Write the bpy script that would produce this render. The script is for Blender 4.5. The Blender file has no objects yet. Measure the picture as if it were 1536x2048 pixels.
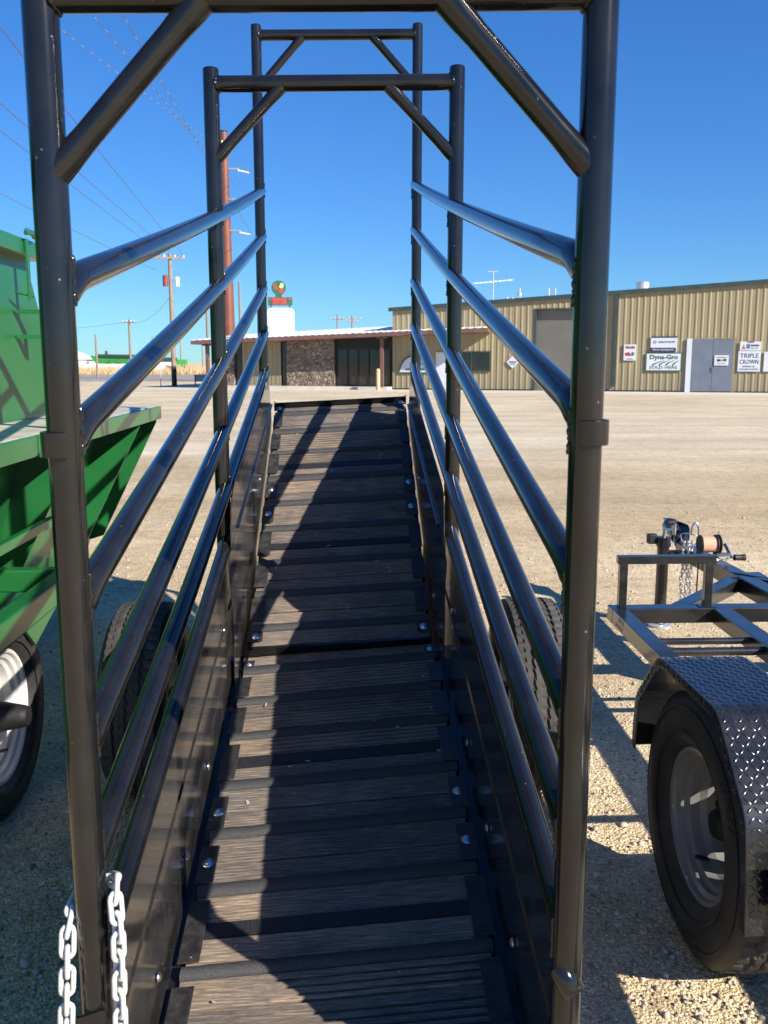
import bpy, math, random
import numpy as np
from mathutils import Vector, Matrix
random.seed(7); rng = np.random.default_rng(11)
SC = bpy.context.scene
COL = SC.collection
R = math.radians

# ------------------------------------------------------------------ camera
cam_d = bpy.data.cameras.new('camera'); cam = bpy.data.objects.new('camera', cam_d); COL.objects.link(cam)
PITCH, YAW = 0.1637, 0.0428
cam.location = (0, 0, 1.5)
cam.rotation_euler = (math.pi/2 - PITCH, 0, -YAW)
cam_d.sensor_fit = 'VERTICAL'; cam_d.sensor_height = 24.0; cam_d.lens = 24.0*1815.8/2048
cam_d.clip_start = 0.05; cam_d.clip_end = 6000
cam_d.dof.use_dof = True; cam_d.dof.focus_distance = 3.0; cam_d.dof.aperture_fstop = 7.0
SC.camera = cam
# ------------------------------------------------------------------ sky and sun
SUN_EL = R(29.8)
SUN_DIR = Vector((0.757*math.cos(SUN_EL), -0.653*math.cos(SUN_EL), math.sin(SUN_EL))).normalized()
W = bpy.data.worlds.new('World'); SC.world = W; W.use_nodes = True
nt = W.node_tree; bg = nt.nodes['Background']
sky = nt.nodes.new('ShaderNodeTexSky'); sky.sky_type = 'NISHITA'; sky.sun_disc = False
sky.sun_elevation = SUN_EL; sky.sun_rotation = math.atan2(SUN_DIR.x, SUN_DIR.y)
sky.altitude = 300; sky.air_density = 1.0; sky.dust_density = 0.0; sky.ozone_density = 3.0
hsv = nt.nodes.new('ShaderNodeHueSaturation'); hsv.inputs['Saturation'].default_value = 1.25; hsv.inputs['Hue'].default_value = .508
nt.links.new(sky.outputs[0], hsv.inputs['Color']); tint = nt.nodes.new('ShaderNodeMix'); tint.data_type = 'RGBA'; tint.blend_type = 'MULTIPLY'; tint.inputs[0].default_value = 1; tint.inputs[7].default_value = (.535, .99, 1.50, 1)
gam = nt.nodes.new('ShaderNodeGamma'); gam.inputs[1].default_value = .78
nt.links.new(hsv.outputs[0], gam.inputs[0]); nt.links.new(gam.outputs[0], tint.inputs[6]); nt.links.new(tint.outputs[2], bg.inputs[0]); bg.inputs[1].default_value = 0.080
sun_d = bpy.data.lights.new('sun', 'SUN'); sun = bpy.data.objects.new('sun', sun_d); COL.objects.link(sun)
sun_d.energy = 5.0; sun_d.angle = R(0.53); sun_d.color = (1.0, 0.92, 0.80)
sun.rotation_euler = (-SUN_DIR).to_track_quat('-Z', 'Y').to_euler()
SC.view_settings.view_transform = 'Standard'; SC.view_settings.look = 'None'
SC.view_settings.exposure = 0.88; SC.view_settings.gamma = 1

# ------------------------------------------------------------------ materials
def newmat(name):
    m = bpy.data.materials.new(name); m.use_nodes = True
    t = m.node_tree; b = t.nodes['Principled BSDF']
    return m, t, b
def nd(t, kind, **kw):
    n = t.nodes.new(kind)
    for k, v in kw.items(): setattr(n, k, v)
    return n
def noise(t, vec, scale, detail=4, rough=.55):
    n = nd(t, 'ShaderNodeTexNoise'); n.inputs['Scale'].default_value = scale
    n.inputs['Detail'].default_value = detail; n.inputs['Roughness'].default_value = rough
    t.links.new(vec, n.inputs['Vector']); return n
def coords(t, scale=(1, 1, 1), out='Object'):
    c = nd(t, 'ShaderNodeTexCoord'); mp = nd(t, 'ShaderNodeMapping'); mp.inputs['Scale'].default_value = scale
    t.links.new(c.outputs[out], mp.inputs['Vector']); return mp.outputs[0]
def ramp(t, fac, stops, interp='LINEAR'):
    r = nd(t, 'ShaderNodeValToRGB'); cr = r.color_ramp; cr.interpolation = interp
    while len(cr.elements) < len(stops): cr.elements.new(0.5)
    for e, (p, c) in zip(cr.elements, stops):
        e.position = p; e.color = (*c, 1) if len(c) == 3 else c
    t.links.new(fac, r.inputs[0]); return r.outputs[0]
def mixc(t, fac, a, b, mode='MIX'):
    m = nd(t, 'ShaderNodeMix', data_type='RGBA', blend_type=mode)
    for s, v in ((m.inputs[0], fac), (m.inputs[6], a), (m.inputs[7], b)):
        if hasattr(v, 'is_output') or hasattr(v, 'links'): t.links.new(v, s)
        else: s.default_value = v if not isinstance(v, tuple) else ((*v, 1) if len(v) == 3 else v)
    return m.outputs[2]
def math_(t, op, a, b=0.0, clamp=False):
    m = nd(t, 'ShaderNodeMath', operation=op); m.use_clamp = clamp
    for s, v in ((m.inputs[0], a), (m.inputs[1], b)):
        if hasattr(v, 'links'): t.links.new(v, s)
        else: s.default_value = v
    return m.outputs[0]
def bump(t, b, h, strength=.3, dist=.01):
    n = nd(t, 'ShaderNodeBump'); n.inputs['Strength'].default_value = strength; n.inputs['Distance'].default_value = dist
    t.links.new(h, n.inputs['Height']); t.links.new(n.outputs[0], b.inputs['Normal'])
def paint(name, col, rough=.2, var=.25, vscale=6, dust=0.0, dustcol=(.35, .3, .24), coat=0.0, bumpy=.0, metallic=0.0, dscale=9, ior=1.5, spots=0.0):
    m, t, b = newmat(name); v = coords(t)
    n = noise(t, v, vscale, 5); n2 = noise(t, v, vscale*9, 3)
    lo = tuple(c*(1-var) for c in col); hi = tuple(min(1, c*(1+var)) for c in col)
    c = ramp(t, n.outputs[0], [(.3, lo), (.7, hi)])
    if dust > 0:
        d = noise(t, v, dscale, 6, .7)
        f = math_(t, 'MULTIPLY', ramp(t, d.outputs[0], [(.42, (0, 0, 0)), (.72, (1, 1, 1))]), dust)
        c = mixc(t, f, c, dustcol)
        rr = math_(t, 'ADD', math_(t, 'MULTIPLY', f, .6), rough, True)
        t.links.new(rr, b.inputs['Roughness'])
    else:
        rr = math_(t, 'ADD', math_(t, 'MULTIPLY', n2.outputs[0], rough*.6), rough*.7)
        t.links.new(rr, b.inputs['Roughness'])
    if spots > 0:
        vo = nd(t, 'ShaderNodeTexVoronoi'); vo.inputs['Scale'].default_value = 60; t.links.new(v, vo.inputs['Vector'])
        s = ramp(t, vo.outputs['Distance'], [(.0, (1, 1, 1)), (.09, (1, 1, 1)), (.14, (0, 0, 0))])
        gate = ramp(t, noise(t, v, 40, 2).outputs[0], [(.6, (0, 0, 0)), (.66, (1, 1, 1))])
        f2 = math_(t, 'MULTIPLY', math_(t, 'MULTIPLY', s, gate), spots)
        c = mixc(t, f2, c, (.42, .4, .37))
    t.links.new(c, b.inputs['Base Color'])
    b.inputs['Coat Weight'].default_value = coat; b.inputs['Coat Roughness'].default_value = .06
    b.inputs['Metallic'].default_value = metallic; b.inputs['IOR'].default_value = ior
    if bumpy > 0: bump(t, b, n2.outputs[0], bumpy, .002)
    return m
M = {}
M['black'] = paint('black_gloss_paint', (.008, .0083, .009), .13, .3, 7, dust=.018, coat=.12, bumpy=.04, ior=1.5, spots=.45)
M['panel'] = paint('dusty_black_panel_paint', (.018, .0175, .017), .17, .25, 4, dust=.09, dustcol=(.30, .27, .22), coat=.35, ior=1.6, dscale=14, spots=.7)
M['trailer'] = paint('black_trailer_paint', (.010, .011, .013), .22, .3, 8, dust=.05, coat=.4, ior=1.55)
M['tab'] = paint('worn_black_plate', (.020, .020, .020), .42, .4, 20, dust=.2, dustcol=(.2, .18, .15), dscale=30, bumpy=.15, spots=1.0)
M['green'] = paint('green_implement_paint', (.012, .125, .033), .3, .12, 3, dust=.03, dustcol=(.3, .35, .22), coat=.2)
M['greenfar'] = paint('far_green_paint', (.05, .30, .07), .5, .2, 2)
M['ledge'] = paint('pale_worn_ledge', (.46, .44, .36), .5, .25, 8, dust=.3, dustcol=(.3, .26, .2))
M['zinc'] = paint('zinc_steel', (.62, .62, .64), .32, .2, 60, metallic=1.0)
M['rimgrey'] = paint('grey_wheel_paint', (.19, .193, .188), .3, .12, 12, dust=.15, dustcol=(.3, .27, .22))
M['rimwhite'] = paint('white_wheel_paint', (.60, .60, .59), .28, .1, 12, dust=.12, dustcol=(.3, .27, .22))
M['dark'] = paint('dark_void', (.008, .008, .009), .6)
M['white'] = paint('white_paint', (.60, .61, .61), .45, .06, 5)
M['signwhite'] = paint('sign_white', (.60, .63, .68), .5, .05, 3)
M['chain'] = paint('white_coated_chain', (.56, .57, .56), .4, .12, 60, bumpy=.08)
M['navy'] = paint('navy_sign_paint', (.03, .045, .11), .5)
M['ink'] = paint('dark_lettering', (.035, .06, .075), .6)
M['inkgreen'] = paint('green_lettering', (.03, .19, .10), .6)
M['inkred'] = paint('red_lettering', (.35, .04, .05), .6)
M['inkorange'] = paint('orange_lettering', (.45, .15, .06), .6)
M['inkteal'] = paint('teal_lettering', (.04, .2, .28), .6)
M['yellowgreen'] = paint('pale_yellow_paint', (.72, .60, .25), .5)
M['signred'] = paint('faded_red_sign', (.36, .065, .05), .5, .2, 3)
M['signgreen'] = paint('dark_green_sign', (.03, .13, .07), .5, .2, 3)
M['fascia'] = paint('brown_red_fascia', (.17, .085, .07), .5, .2, 2)
M['trim'] = paint('dark_green_trim', (.035, .06, .06), .45, .2, 2)
M['roofwhite'] = paint('white_metal_roof', (.80, .80, .79), .35, .06, 2)
M['doorgrey'] = paint('blue_grey_door_paint', (.145, .175, .225), .5, .12, 1.5, dust=.15, dustcol=(.1, .1, .1), dscale=2)
M['roller'] = paint('grey_roller_door', (.20, .19, .165), .5, .12, 1)
M['tan'] = paint('tan_bollard_paint', (.58, .40, .22), .55, .1, 4)
M['rust'] = paint('weathered_rust_steel', (.17, .055, .032), .55, .3, .5)
M['galv'] = paint('galvanised_grey', (.5, .52, .54), .4, .1, 4, metallic=.5)
M['insul'] = paint('pale_insulator', (.66, .70, .74), .3)
M['diverter'] = paint('bird_diverter_plastic', (.34, .42, .52), .4)
M['transf'] = paint('red_brown_can', (.2, .05, .04), .45)
M['wire'] = paint('wire_grey', (.10, .11, .13), .5)
M['strap'] = None
def wood(name, a, bcol, sc=(8, 8, 1.0)):
    m, t, b = newmat(name); v = coords(t, sc); n = noise(t, v, 4, 6, .65)
    t.links.new(ramp(t, n.outputs[0], [(.3, a), (.7, bcol)]), b.inputs['Base Color']); b.inputs['Roughness'].default_value = .85
    bump(t, b, n.outputs[0], .4, .01); return m
M['pole'] = wood('weathered_pole_wood', (.16, .12, .09), (.34, .27, .21))
M['tar'] = paint('tarred_pole_base', (.02, .018, .016), .7)
def strap_mat():
    m, t, b = newmat('orange_winch_strap'); v = coords(t); w = nd(t, 'ShaderNodeTexWave'); w.wave_type = 'BANDS'; w.bands_direction = 'X'
    w.inputs['Scale'].default_value = 55; w.inputs['Distortion'].default_value = .5; t.links.new(v, w.inputs['Vector'])
    t.links.new(ramp(t, w.outputs[0], [(.2, (.45, .17, .10)), (.7, (.85, .48, .34))]), b.inputs['Base Color']); b.inputs['Roughness'].default_value = .7
    return m
M['strap'] = strap_mat()
def composite():
    m, t, b = newmat('composite_decking')
    v = coords(t, (7, 230, 230)); n = noise(t, v, 1.0, 6, .75); v2 = coords(t, (1, 1, 1)); n2 = noise(t, v2, 5, 4); n3 = noise(t, v2, 420, 2)
    c = ramp(t, n.outputs[0], [(.30, (.058, .051, .046)), (.5, (.135, .118, .103)), (.70, (.31, .272, .235))])
    g = ramp(t, n2.outputs[0], [(.35, (.72, .74, .78)), (.65, (1.15, 1.04, .92))])
    c = mixc(t, 1.0, c, g, 'MULTIPLY')
    gi = nd(t, 'ShaderNodeNewGeometry'); c = mixc(t, 1.0, c, ramp(t, gi.outputs['Random Per Island'], [(0, (.95, .95, .97)), (.35, (1.25, 1.23, 1.2)), (.7, (1.55, 1.46, 1.37)), (1, (1.85, 1.68, 1.48))]), 'MULTIPLY')
    mud = noise(t, v2, 11, 6, .7); c = mixc(t, ramp(t, mud.outputs[0], [(.55, (0, 0, 0)), (.72, (.55, .55, .55))]), c, (.045, .038, .032))
    sp = ramp(t, n3.outputs[0], [(.62, (0, 0, 0)), (.75, (1, 1, 1))])
    c = mixc(t, math_(t, 'MULTIPLY', sp, .45), c, (.30, .265, .22))
    t.links.new(c, b.inputs['Base Color']); b.inputs['Roughness'].default_value = .62
    h = math_(t, 'ADD', n.outputs[0], math_(t, 'MULTIPLY', n3.outputs[0], .5)); bump(t, b, h, .55, .003)
    return m
M['board'] = composite()
def grit(name, col, sc=500, hi=.16):
    m, t, b = newmat(name); v = coords(t); n = noise(t, v, sc, 2); n2 = noise(t, v, 14, 4)
    c = ramp(t, n.outputs[0], [(.35, col), (.66, tuple(x*2.2 for x in col)), (.8, (hi, hi, hi))])
    c = mixc(t, math_(t, 'MULTIPLY', n2.outputs[0], .5), c, tuple(x*.6 for x in col))
    t.links.new(c, b.inputs['Base Color']); b.inputs['Roughness'].default_value = .55; bump(t, b, n.outputs[0], .8, .004); return m
M['cleat'] = grit('gritty_black_cleat', (.038, .0385, .040), 420, .24)
M['slat'] = grit('dark_recycled_slat', (.012, .013, .016), 300, .05)
def rubber():
    m, t, b = newmat('tyre_rubber'); v = coords(t); n = noise(t, v, 14, 6, .7); n2 = noise(t, v, 300, 2)
    c = ramp(t, n.outputs[0], [(.35, (.018, .018, .018)), (.6, (.035, .033, .031)), (.8, (.085, .075, .062))])
    t.links.new(c, b.inputs['Base Color']); b.inputs['Roughness'].default_value = .62; bump(t, b, n2.outputs[0], .25, .002); return m
M['rubber'] = rubber()
def rubber2():
    m, t, b = newmat('dusty_tread_rubber'); v = coords(t); n = noise(t, v, 22, 6, .7)
    c = ramp(t, n.outputs[0], [(.3, (.026, .025, .024)), (.6, (.055, .052, .048)), (.8, (.11, .098, .084))])
    t.links.new(c, b.inputs['Base Color']); b.inputs['Roughness'].default_value = .75; return m
M['tread'] = rubber2()
def gravel():
    m, t, b = newmat('crushed_gravel'); v = coords(t)
    vo = nd(t, 'ShaderNodeTexVoronoi'); vo.inputs['Scale'].default_value = 105; t.links.new(v, vo.inputs['Vector'])
    vb = nd(t, 'ShaderNodeTexVoronoi'); vb.inputs['Scale'].default_value = 46; t.links.new(v, vb.inputs['Vector'])
    vf = nd(t, 'ShaderNodeTexVoronoi'); vf.inputs['Scale'].default_value = 260; t.links.new(v, vf.inputs['Vector'])
    sepa = nd(t, 'ShaderNodeSeparateColor'); t.links.new(vo.outputs['Color'], sepa.inputs[0])
    sepb = nd(t, 'ShaderNodeSeparateColor'); t.links.new(vb.outputs['Color'], sepb.inputs[0])
    sepf = nd(t, 'ShaderNodeSeparateColor'); t.links.new(vf.outputs['Color'], sepf.inputs[0])
    st = [(0, (.20, .165, .135)), (.22, (.38, .32, .25)), (.45, (.52, .455, .365)), (.65, (.44, .375, .30)), (.85, (.60, .55, .47)), (1, (.66, .58, .46))]
    ca = ramp(t, sepa.outputs[0], st); cb = ramp(t, sepb.outputs[1], st); cf = ramp(t, sepf.outputs[0], [(0, (.22, .18, .145)), (1, (.56, .48, .385))])
    gap = ramp(t, vo.outputs['Distance'], [(.35, (1, 1, 1)), (.62, (0, 0, 0))])
    big = math_(t, 'GREATER_THAN', sepb.outputs[0], .78); bigm = math_(t, 'MULTIPLY', big, math_(t, 'LESS_THAN', vb.outputs['Distance'], .42))
    c = mixc(t, gap, cf, ca); c = mixc(t, bigm, c, cb)
    # tracked and drifted bands across the yard
    band = noise(t, coords(t, (.06, .2, 1)), 2.2, 5, .6); patch = noise(t, coords(t, (.5, .5, 1)), 1.0, 5, .6)
    bc = ramp(t, band.outputs[0], [(.34, (.90, .86, .80)), (.5, (1.04, 1.02, .99)), (.66, (1.16, 1.16, 1.16))])
    pc = ramp(t, patch.outputs[0], [(.3, (1.16, 1.20, 1.15)), (.7, (1.47, 1.52, 1.46))])
    c = mixc(t, 1.0, c, bc, 'MULTIPLY'); c = mixc(t, 1.0, c, pc, 'MULTIPLY')
    sy = nd(t, 'ShaderNodeSeparateXYZ'); t.links.new(v, sy.inputs[0])
    yy = math_(t, 'ADD', sy.outputs[1], math_(t, 'MULTIPLY', math_(t, 'SUBTRACT', noise(t, coords(t, (.22, .6, 1)), 1.0, 5, .6).outputs[0], .5), 9.0))
    zc = ramp(t, math_(t, 'MULTIPLY', yy, .025, True), [(.0, (1.02, .94, .80)), (.17, (1.0, .91, .76)), (.23, (.84, .75, .62)), (.31, (.90, .83, .72)), (.40, (1.02, 1.0, .95)), (.8, (1.0, .97, .90))]); c = mixc(t, 1.0, c, zc, 'MULTIPLY')
    mid = noise(t, coords(t, (1, 1, 1)), 7.0, 6, .75); mc = ramp(t, mid.outputs[0], [(.3, (.72, .68, .62)), (.48, (1.0, .99, .97)), (.7, (1.16, 1.16, 1.16))]); c = mixc(t, 1.0, c, mc, 'MULTIPLY')
    trk = nd(t, 'ShaderNodeTexWave'); trk.wave_type = 'BANDS'; trk.bands_direction = 'Y'; trk.inputs['Scale'].default_value = .16; trk.inputs['Distortion'].default_value = 5.0; trk.inputs['Detail'].default_value = 3; trk.inputs['Detail Scale'].default_value = .5
    t.links.new(coords(t, (.25, 1, 1)), trk.inputs['Vector']); tcol = ramp(t, trk.outputs[0], [(.0, (.80, .74, .66)), (.22, (1, 1, 1)), (1, (1.03, 1.03, 1.03))]); c = mixc(t, .3, c, tcol, 'MULTIPLY')
    t.links.new(c, b.inputs['Base Color']); b.inputs['Roughness'].default_value = .85; b.inputs['Specular IOR Level'].default_value = .25
    h = math_(t, 'ADD', math_(t, 'SUBTRACT', 1.0, vo.outputs['Distance']), math_(t, 'MULTIPLY', bigm, math_(t, 'SUBTRACT', 1.4, vb.outputs['Distance'])))
    h = math_(t, 'ADD', h, math_(t, 'MULTIPLY', vf.outputs['Distance'], -.4))
    bump(t, b, h, .8, .006); return m
M['gravel'] = gravel()
def stonesm():
    m, t, b = newmat('loose_stones'); g = nd(t, 'ShaderNodeNewGeometry')
    c = ramp(t, g.outputs['Random Per Island'], [(0, (.17, .14, .115)), (.25, (.38, .32, .26)), (.5, (.55, .49, .41)), (.75, (.40, .33, .26)), (1, (.66, .61, .53))])
    t.links.new(c, b.inputs['Base Color']); b.inputs['Roughness'].default_value = .85; return m
M['stones'] = stonesm()
def flatnoise(name, a, bcol, sc, rough=.85, bs=.2):
    m, t, b = newmat(name); v = coords(t); n = noise(t, v, sc, 6, .65)
    t.links.new(ramp(t, n.outputs[0], [(.3, a), (.7, bcol)]), b.inputs['Base Color']); b.inputs['Roughness'].default_value = rough
    bump(t, b, n.outputs[0], bs, .02); return m
M['asphalt'] = flatnoise('dusty_asphalt', (.25, .215, .18), (.37, .32, .265), .6)
M['apron'] = flatnoise('pale_concrete', (.50, .45, .375), (.64, .59, .50), 1.2)
M['straw'] = flatnoise('dry_straw_grass', (.36, .26, .13), (.58, .45, .25), 3)
def siding():
    m, t, b = newmat('tan_ribbed_siding'); v = coords(t, (1.6, 1, .12)); n = noise(t, v, 1.5, 5, .6)
    v2 = coords(t); s = nd(t, 'ShaderNodeSeparateXYZ'); t.links.new(v2, s.inputs[0]); n2 = noise(t, v2, .9, 4)
    c = ramp(t, n.outputs[0], [(.3, (.27, .222, .125)), (.7, (.37, .305, .175))])
    c = mixc(t, math_(t, 'MULTIPLY', n2.outputs[0], .35), c, (.22, .19, .13))
    # darker and greyer towards the bottom of the sheets, broken by noise
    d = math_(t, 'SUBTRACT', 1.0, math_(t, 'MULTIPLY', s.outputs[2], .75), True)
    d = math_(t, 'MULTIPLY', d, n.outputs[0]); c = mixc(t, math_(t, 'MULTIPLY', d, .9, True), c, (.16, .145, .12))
    t.links.new(c, b.inputs['Base Color']); b.inputs['Roughness'].default_value = .5; return m
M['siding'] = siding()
def rubble():
    m, t, b = newmat('rubble_stone_facing'); v = coords(t)
    nz = noise(t, v, 2.5, 3); va = nd(t, 'ShaderNodeVectorMath', operation='MULTIPLY_ADD'); t.links.new(nz.outputs['Color'], va.inputs[0]); va.inputs[1].default_value = (.25, .25, .25); t.links.new(v, va.inputs[2])
    vo = nd(t, 'ShaderNodeTexVoronoi'); vo.inputs['Scale'].default_value = 6.0; t.links.new(va.outputs[0], vo.inputs['Vector'])
    ve = nd(t, 'ShaderNodeTexVoronoi'); ve.feature = 'DISTANCE_TO_EDGE'; ve.inputs['Scale'].default_value = 6.0; t.links.new(va.outputs[0], ve.inputs['Vector'])
    sp = nd(t, 'ShaderNodeSeparateColor'); t.links.new(vo.outputs['Color'], sp.inputs[0])
    c = ramp(t, sp.outputs[0], [(0, (.12, .085, .065)), (.3, (.27, .19, .135)), (.55, (.38, .30, .225)), (.75, (.19, .145, .12)), (1, (.46, .38, .30))])
    n = noise(t, v, 16, 4); c = mixc(t, math_(t, 'MULTIPLY', n.outputs[0], .5), c, (.12, .09, .07))
    g = ramp(t, ve.outputs['Distance'], [(.02, (0, 0, 0)), (.07, (1, 1, 1))]); c = mixc(t, g, (.10, .085, .07), c)
    t.links.new(c, b.inputs['Base Color']); b.inputs['Roughness'].default_value = .9
    bump(t, b, math_(t, 'MINIMUM', ve.outputs['Distance'], .25), 1.0, .15); return m
M['rubble'] = rubble()
def glass(name, col):
    m, t, b = newmat(name); v = coords(t); n = noise(t, v, 1.3, 3)
    t.links.new(ramp(t, n.outputs[0], [(.35, tuple(x*.5 for x in col)), (.65, col)]), b.inputs['Base Color'])
    b.inputs['Roughness'].default_value = .06; b.inputs['IOR'].default_value = 1.55; return m
M['glass'] = glass('dark_window_glass', (.028, .028, .030))

# ------------------------------------------------------------------ mesh builder
class MB:
    def __init__(s): s.v = []; s.f = []; s.m = []; s.sm = []
    def add(s, vs, fs, mi=0, smooth=False):
        o = len(s.v); s.v += [tuple(p) for p in vs]
        for f in fs: s.f.append([i+o for i in f]); s.m.append(mi); s.sm.append(smooth)
        return s
    def box(s, c, d, mi=0, rot=None):
        x, y, z = d[0]/2, d[1]/2, d[2]/2
        vs = [Vector((a*x, b*y, e*z)) for a in (-1, 1) for b in (-1, 1) for e in (-1, 1)]
        if rot is not None: vs = [rot @ p for p in vs]
        vs = [p + Vector(c) for p in vs]
        return s.add(vs, [(0, 1, 3, 2), (4, 6, 7, 5), (0, 4, 5, 1), (2, 3, 7, 6), (0, 2, 6, 4), (1, 5, 7, 3)], mi)
    def bb(s, a, b, mi=0):
        a = Vector(a); b = Vector(b); return s.box((a+b)/2, (abs(b.x-a.x), abs(b.y-a.y), abs(b.z-a.z)), mi)
    def bar(s, a, b, w, h, up=(0, 0, 1), mi=0):
        a = Vector(a); b = Vector(b); d = (b-a).normalized(); u = Vector(up); r = d.cross(u).normalized(); u = r.cross(d).normalized()
        vs = []
        for p in (a, b):
            for i, j in ((-1, -1), (1, -1), (1, 1), (-1, 1)): vs.append(p + r*(i*w/2) + u*(j*h/2))
        return s.add(vs, [(0, 3, 2, 1), (4, 5, 6, 7), (0, 1, 5, 4), (1, 2, 6, 5), (2, 3, 7, 6), (3, 0, 4, 7)], mi)
    def tube(s, pts, r, n=16, caps=True, mi=0, closed=False, smooth=True):
        pts = [Vector(p) for p in pts]; k = len(pts); rs = r if isinstance(r, (list, tuple)) else [r]*k
        ts = []
        for i in range(k):
            if closed: d = pts[(i+1) % k]-pts[i-1]
            else: d = pts[min(i+1, k-1)]-pts[max(i-1, 0)]
            ts.append(d.normalized())
        a = Vector((0, 0, 1)) if abs(ts[0].z) < .9 else Vector((1, 0, 0))
        nrm = ts[0].cross(a).normalized(); vs = []; fs = []
        for i in range(k):
            if i: 
                q = ts[i-1].rotation_difference(ts[i]); nrm = q @ nrm
            nrm = (nrm - ts[i]*nrm.dot(ts[i])).normalized(); bn = ts[i].cross(nrm)
            for j in range(n):
                an = 2*math.pi*j/n; vs.append(pts[i] + (nrm*math.cos(an)+bn*math.sin(an))*rs[i])
        for i in range(k if closed else k-1):
            i2 = (i+1) % k
            for j in range(n): fs.append((i*n+j, i*n+(j+1) % n, i2*n+(j+1) % n, i2*n+j))
        s.add(vs, fs, mi, smooth)
        if caps and not closed:
            s.add(vs[:n], [tuple(range(n))[::-1]], mi); s.add(vs[-n:], [tuple(range(n))], mi)
        return s
    def lathe(s, prof, c, ax='x', n=48, mi=0, smooth=True, sharp=False):
        c = Vector(c); A = {'x': (Vector((1, 0, 0)), Vector((0, 1, 0)), Vector((0, 0, 1))), 'y': (Vector((0, 1, 0)), Vector((0, 0, 1)), Vector((1, 0, 0))), 'z': (Vector((0, 0, 1)), Vector((1, 0, 0)), Vector((0, 1, 0)))}[ax]
        segs = [prof[i:i+2] for i in range(len(prof)-1)] if sharp else [prof]
        for pr in segs:
            vs = []; fs = []
            for (a, r) in pr:
                for j in range(n):
                    t = 2*math.pi*j/n; vs.append(c + A[0]*a + (A[1]*math.cos(t)+A[2]*math.sin(t))*r)
            for i in range(len(pr)-1):
                for j in range(n): fs.append((i*n+j, i*n+(j+1) % n, (i+1)*n+(j+1) % n, (i+1)*n+j))
            s.add(vs, fs, mi, smooth)
        return s
    def prism(s, poly, a, b, mi=0):
        """poly: list of 3D points (planar); extruded from +a to +b (vectors)"""
        n = len(poly); a = Vector(a); b = Vector(b)
        vs = [Vector(p)+a for p in poly]+[Vector(p)+b for p in poly]
        fs = [tuple(range(n))[::-1], tuple(range(n, 2*n))]+[(i, (i+1) % n, n+(i+1) % n, n+i) for i in range(n)]
        return s.add(vs, fs, mi)
    def extr(s, prof, x0, x1, mi=0, caps=True):
        """prof: list of (y,z) closed polygon extruded along x"""
        return s.prism([(0, y, z) for y, z in prof], (x0, 0, 0), (x1, 0, 0), mi)
class Thing:
    def __init__(s, name, label, cat, loc=(0, 0, 0), rotz=0.0, group=None, local=False):
        o = bpy.data.objects.new(name, None); COL.objects.link(o); o.empty_display_size = .1
        o.location = loc; o.rotation_euler = (0, 0, rotz); o['label'] = label; o['category'] = cat
        if group: o['group'] = group
        s.o = o; s.off = Vector((0, 0, 0)) if local else Vector(loc)
    def part(s, name, mb, mats, parent=None, bevel=0, label=None, kind=None):
        o = mkobj(name, mb, mats, s.off); o.parent = parent or s.o
        if bevel: addbevel(o, bevel)
        if label: o['label'] = label
        if kind: o['kind'] = kind
        return o
def mkobj(name, mb, mats, off=Vector((0, 0, 0))):
    me = bpy.data.meshes.new(name)
    me.from_pydata([(p[0]-off[0], p[1]-off[1], p[2]-off[2]) for p in mb.v], [], mb.f)
    for m in (mats if isinstance(mats, (list, tuple)) else [mats]): me.materials.append(M[m] if isinstance(m, str) else m)
    me.polygons.foreach_set('material_index', mb.m); me.polygons.foreach_set('use_smooth', mb.sm); me.update()
    o = bpy.data.objects.new(name, me); COL.objects.link(o); return o
def addbevel(o, w, seg=2):
    b = o.modifiers.new('bevel', 'BEVEL'); b.width = w; b.segments = seg; b.limit_method = 'ANGLE'; b.angle_limit = R(40)
def single(name, label, cat, mb, mats, loc=(0, 0, 0), group=None, bevel=0):
    o = mkobj(name, mb, mats, Vector(loc)); o.location = loc; o['label'] = label; o['category'] = cat
    if group: o['group'] = group
    if bevel: addbevel(o, bevel)
    return o
def structure(name, mb, mats, kind='structure', label=None):
    o = mkobj(name, mb, mats); o['kind'] = kind
    if label: o['label'] = label
    return o
def textpart(th, s, size, pos, mat, parent=None, width=None, name='lettering', bold=False):
    cu = bpy.data.curves.new('txt', 'FONT'); cu.body = s; cu.size = size; cu.align_x = 'CENTER'; cu.align_y = 'CENTER'; cu.extrude = .004
    if bold: cu.offset = size*.025
    cu.resolution_u = 2
    tmp = bpy.data.objects.new('txt', cu); COL.objects.link(tmp)
    dg = bpy.context.evaluated_depsgraph_get(); me = bpy.data.meshes.new_from_object(tmp.evaluated_get(dg))
    bpy.data.objects.remove(tmp); bpy.data.curves.remove(cu)
    xs = [v.co.x for v in me.vertices]; w = max(xs)-min(xs); sx = (width/w) if width else 1.0
    for v in me.vertices: v.co = Vector((v.co.x*sx+pos[0], -v.co.z+pos[1], v.co.y+pos[2]))
    me.materials.clear(); me.materials.append(M[mat]); o = bpy.data.objects.new(name, me); COL.objects.link(o); o.parent = parent or th.o
    return o

# ------------------------------------------------------------------ ground and setting
g = MB()
def sheet(mb, x0, x1, y0, y1, z, nx=1, ny=1):
    vs = [(x0+(x1-x0)*i/nx, y0+(y1-y0)*j/ny, z) for j in range(ny+1) for i in range(nx+1)]
    fs = [(j*(nx+1)+i, j*(nx+1)+i+1, (j+1)*(nx+1)+i+1, (j+1)*(nx+1)+i) for j in range(ny) for i in range(nx)]
    mb.add(vs, fs)
sheet(g, -2500, 2500, -200, 4000, 0)
structure('ground', g, 'gravel')
rd = MB(); sheet(rd, -260, 240, 72, 112, .004); structure('road', rd, 'asphalt')
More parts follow.
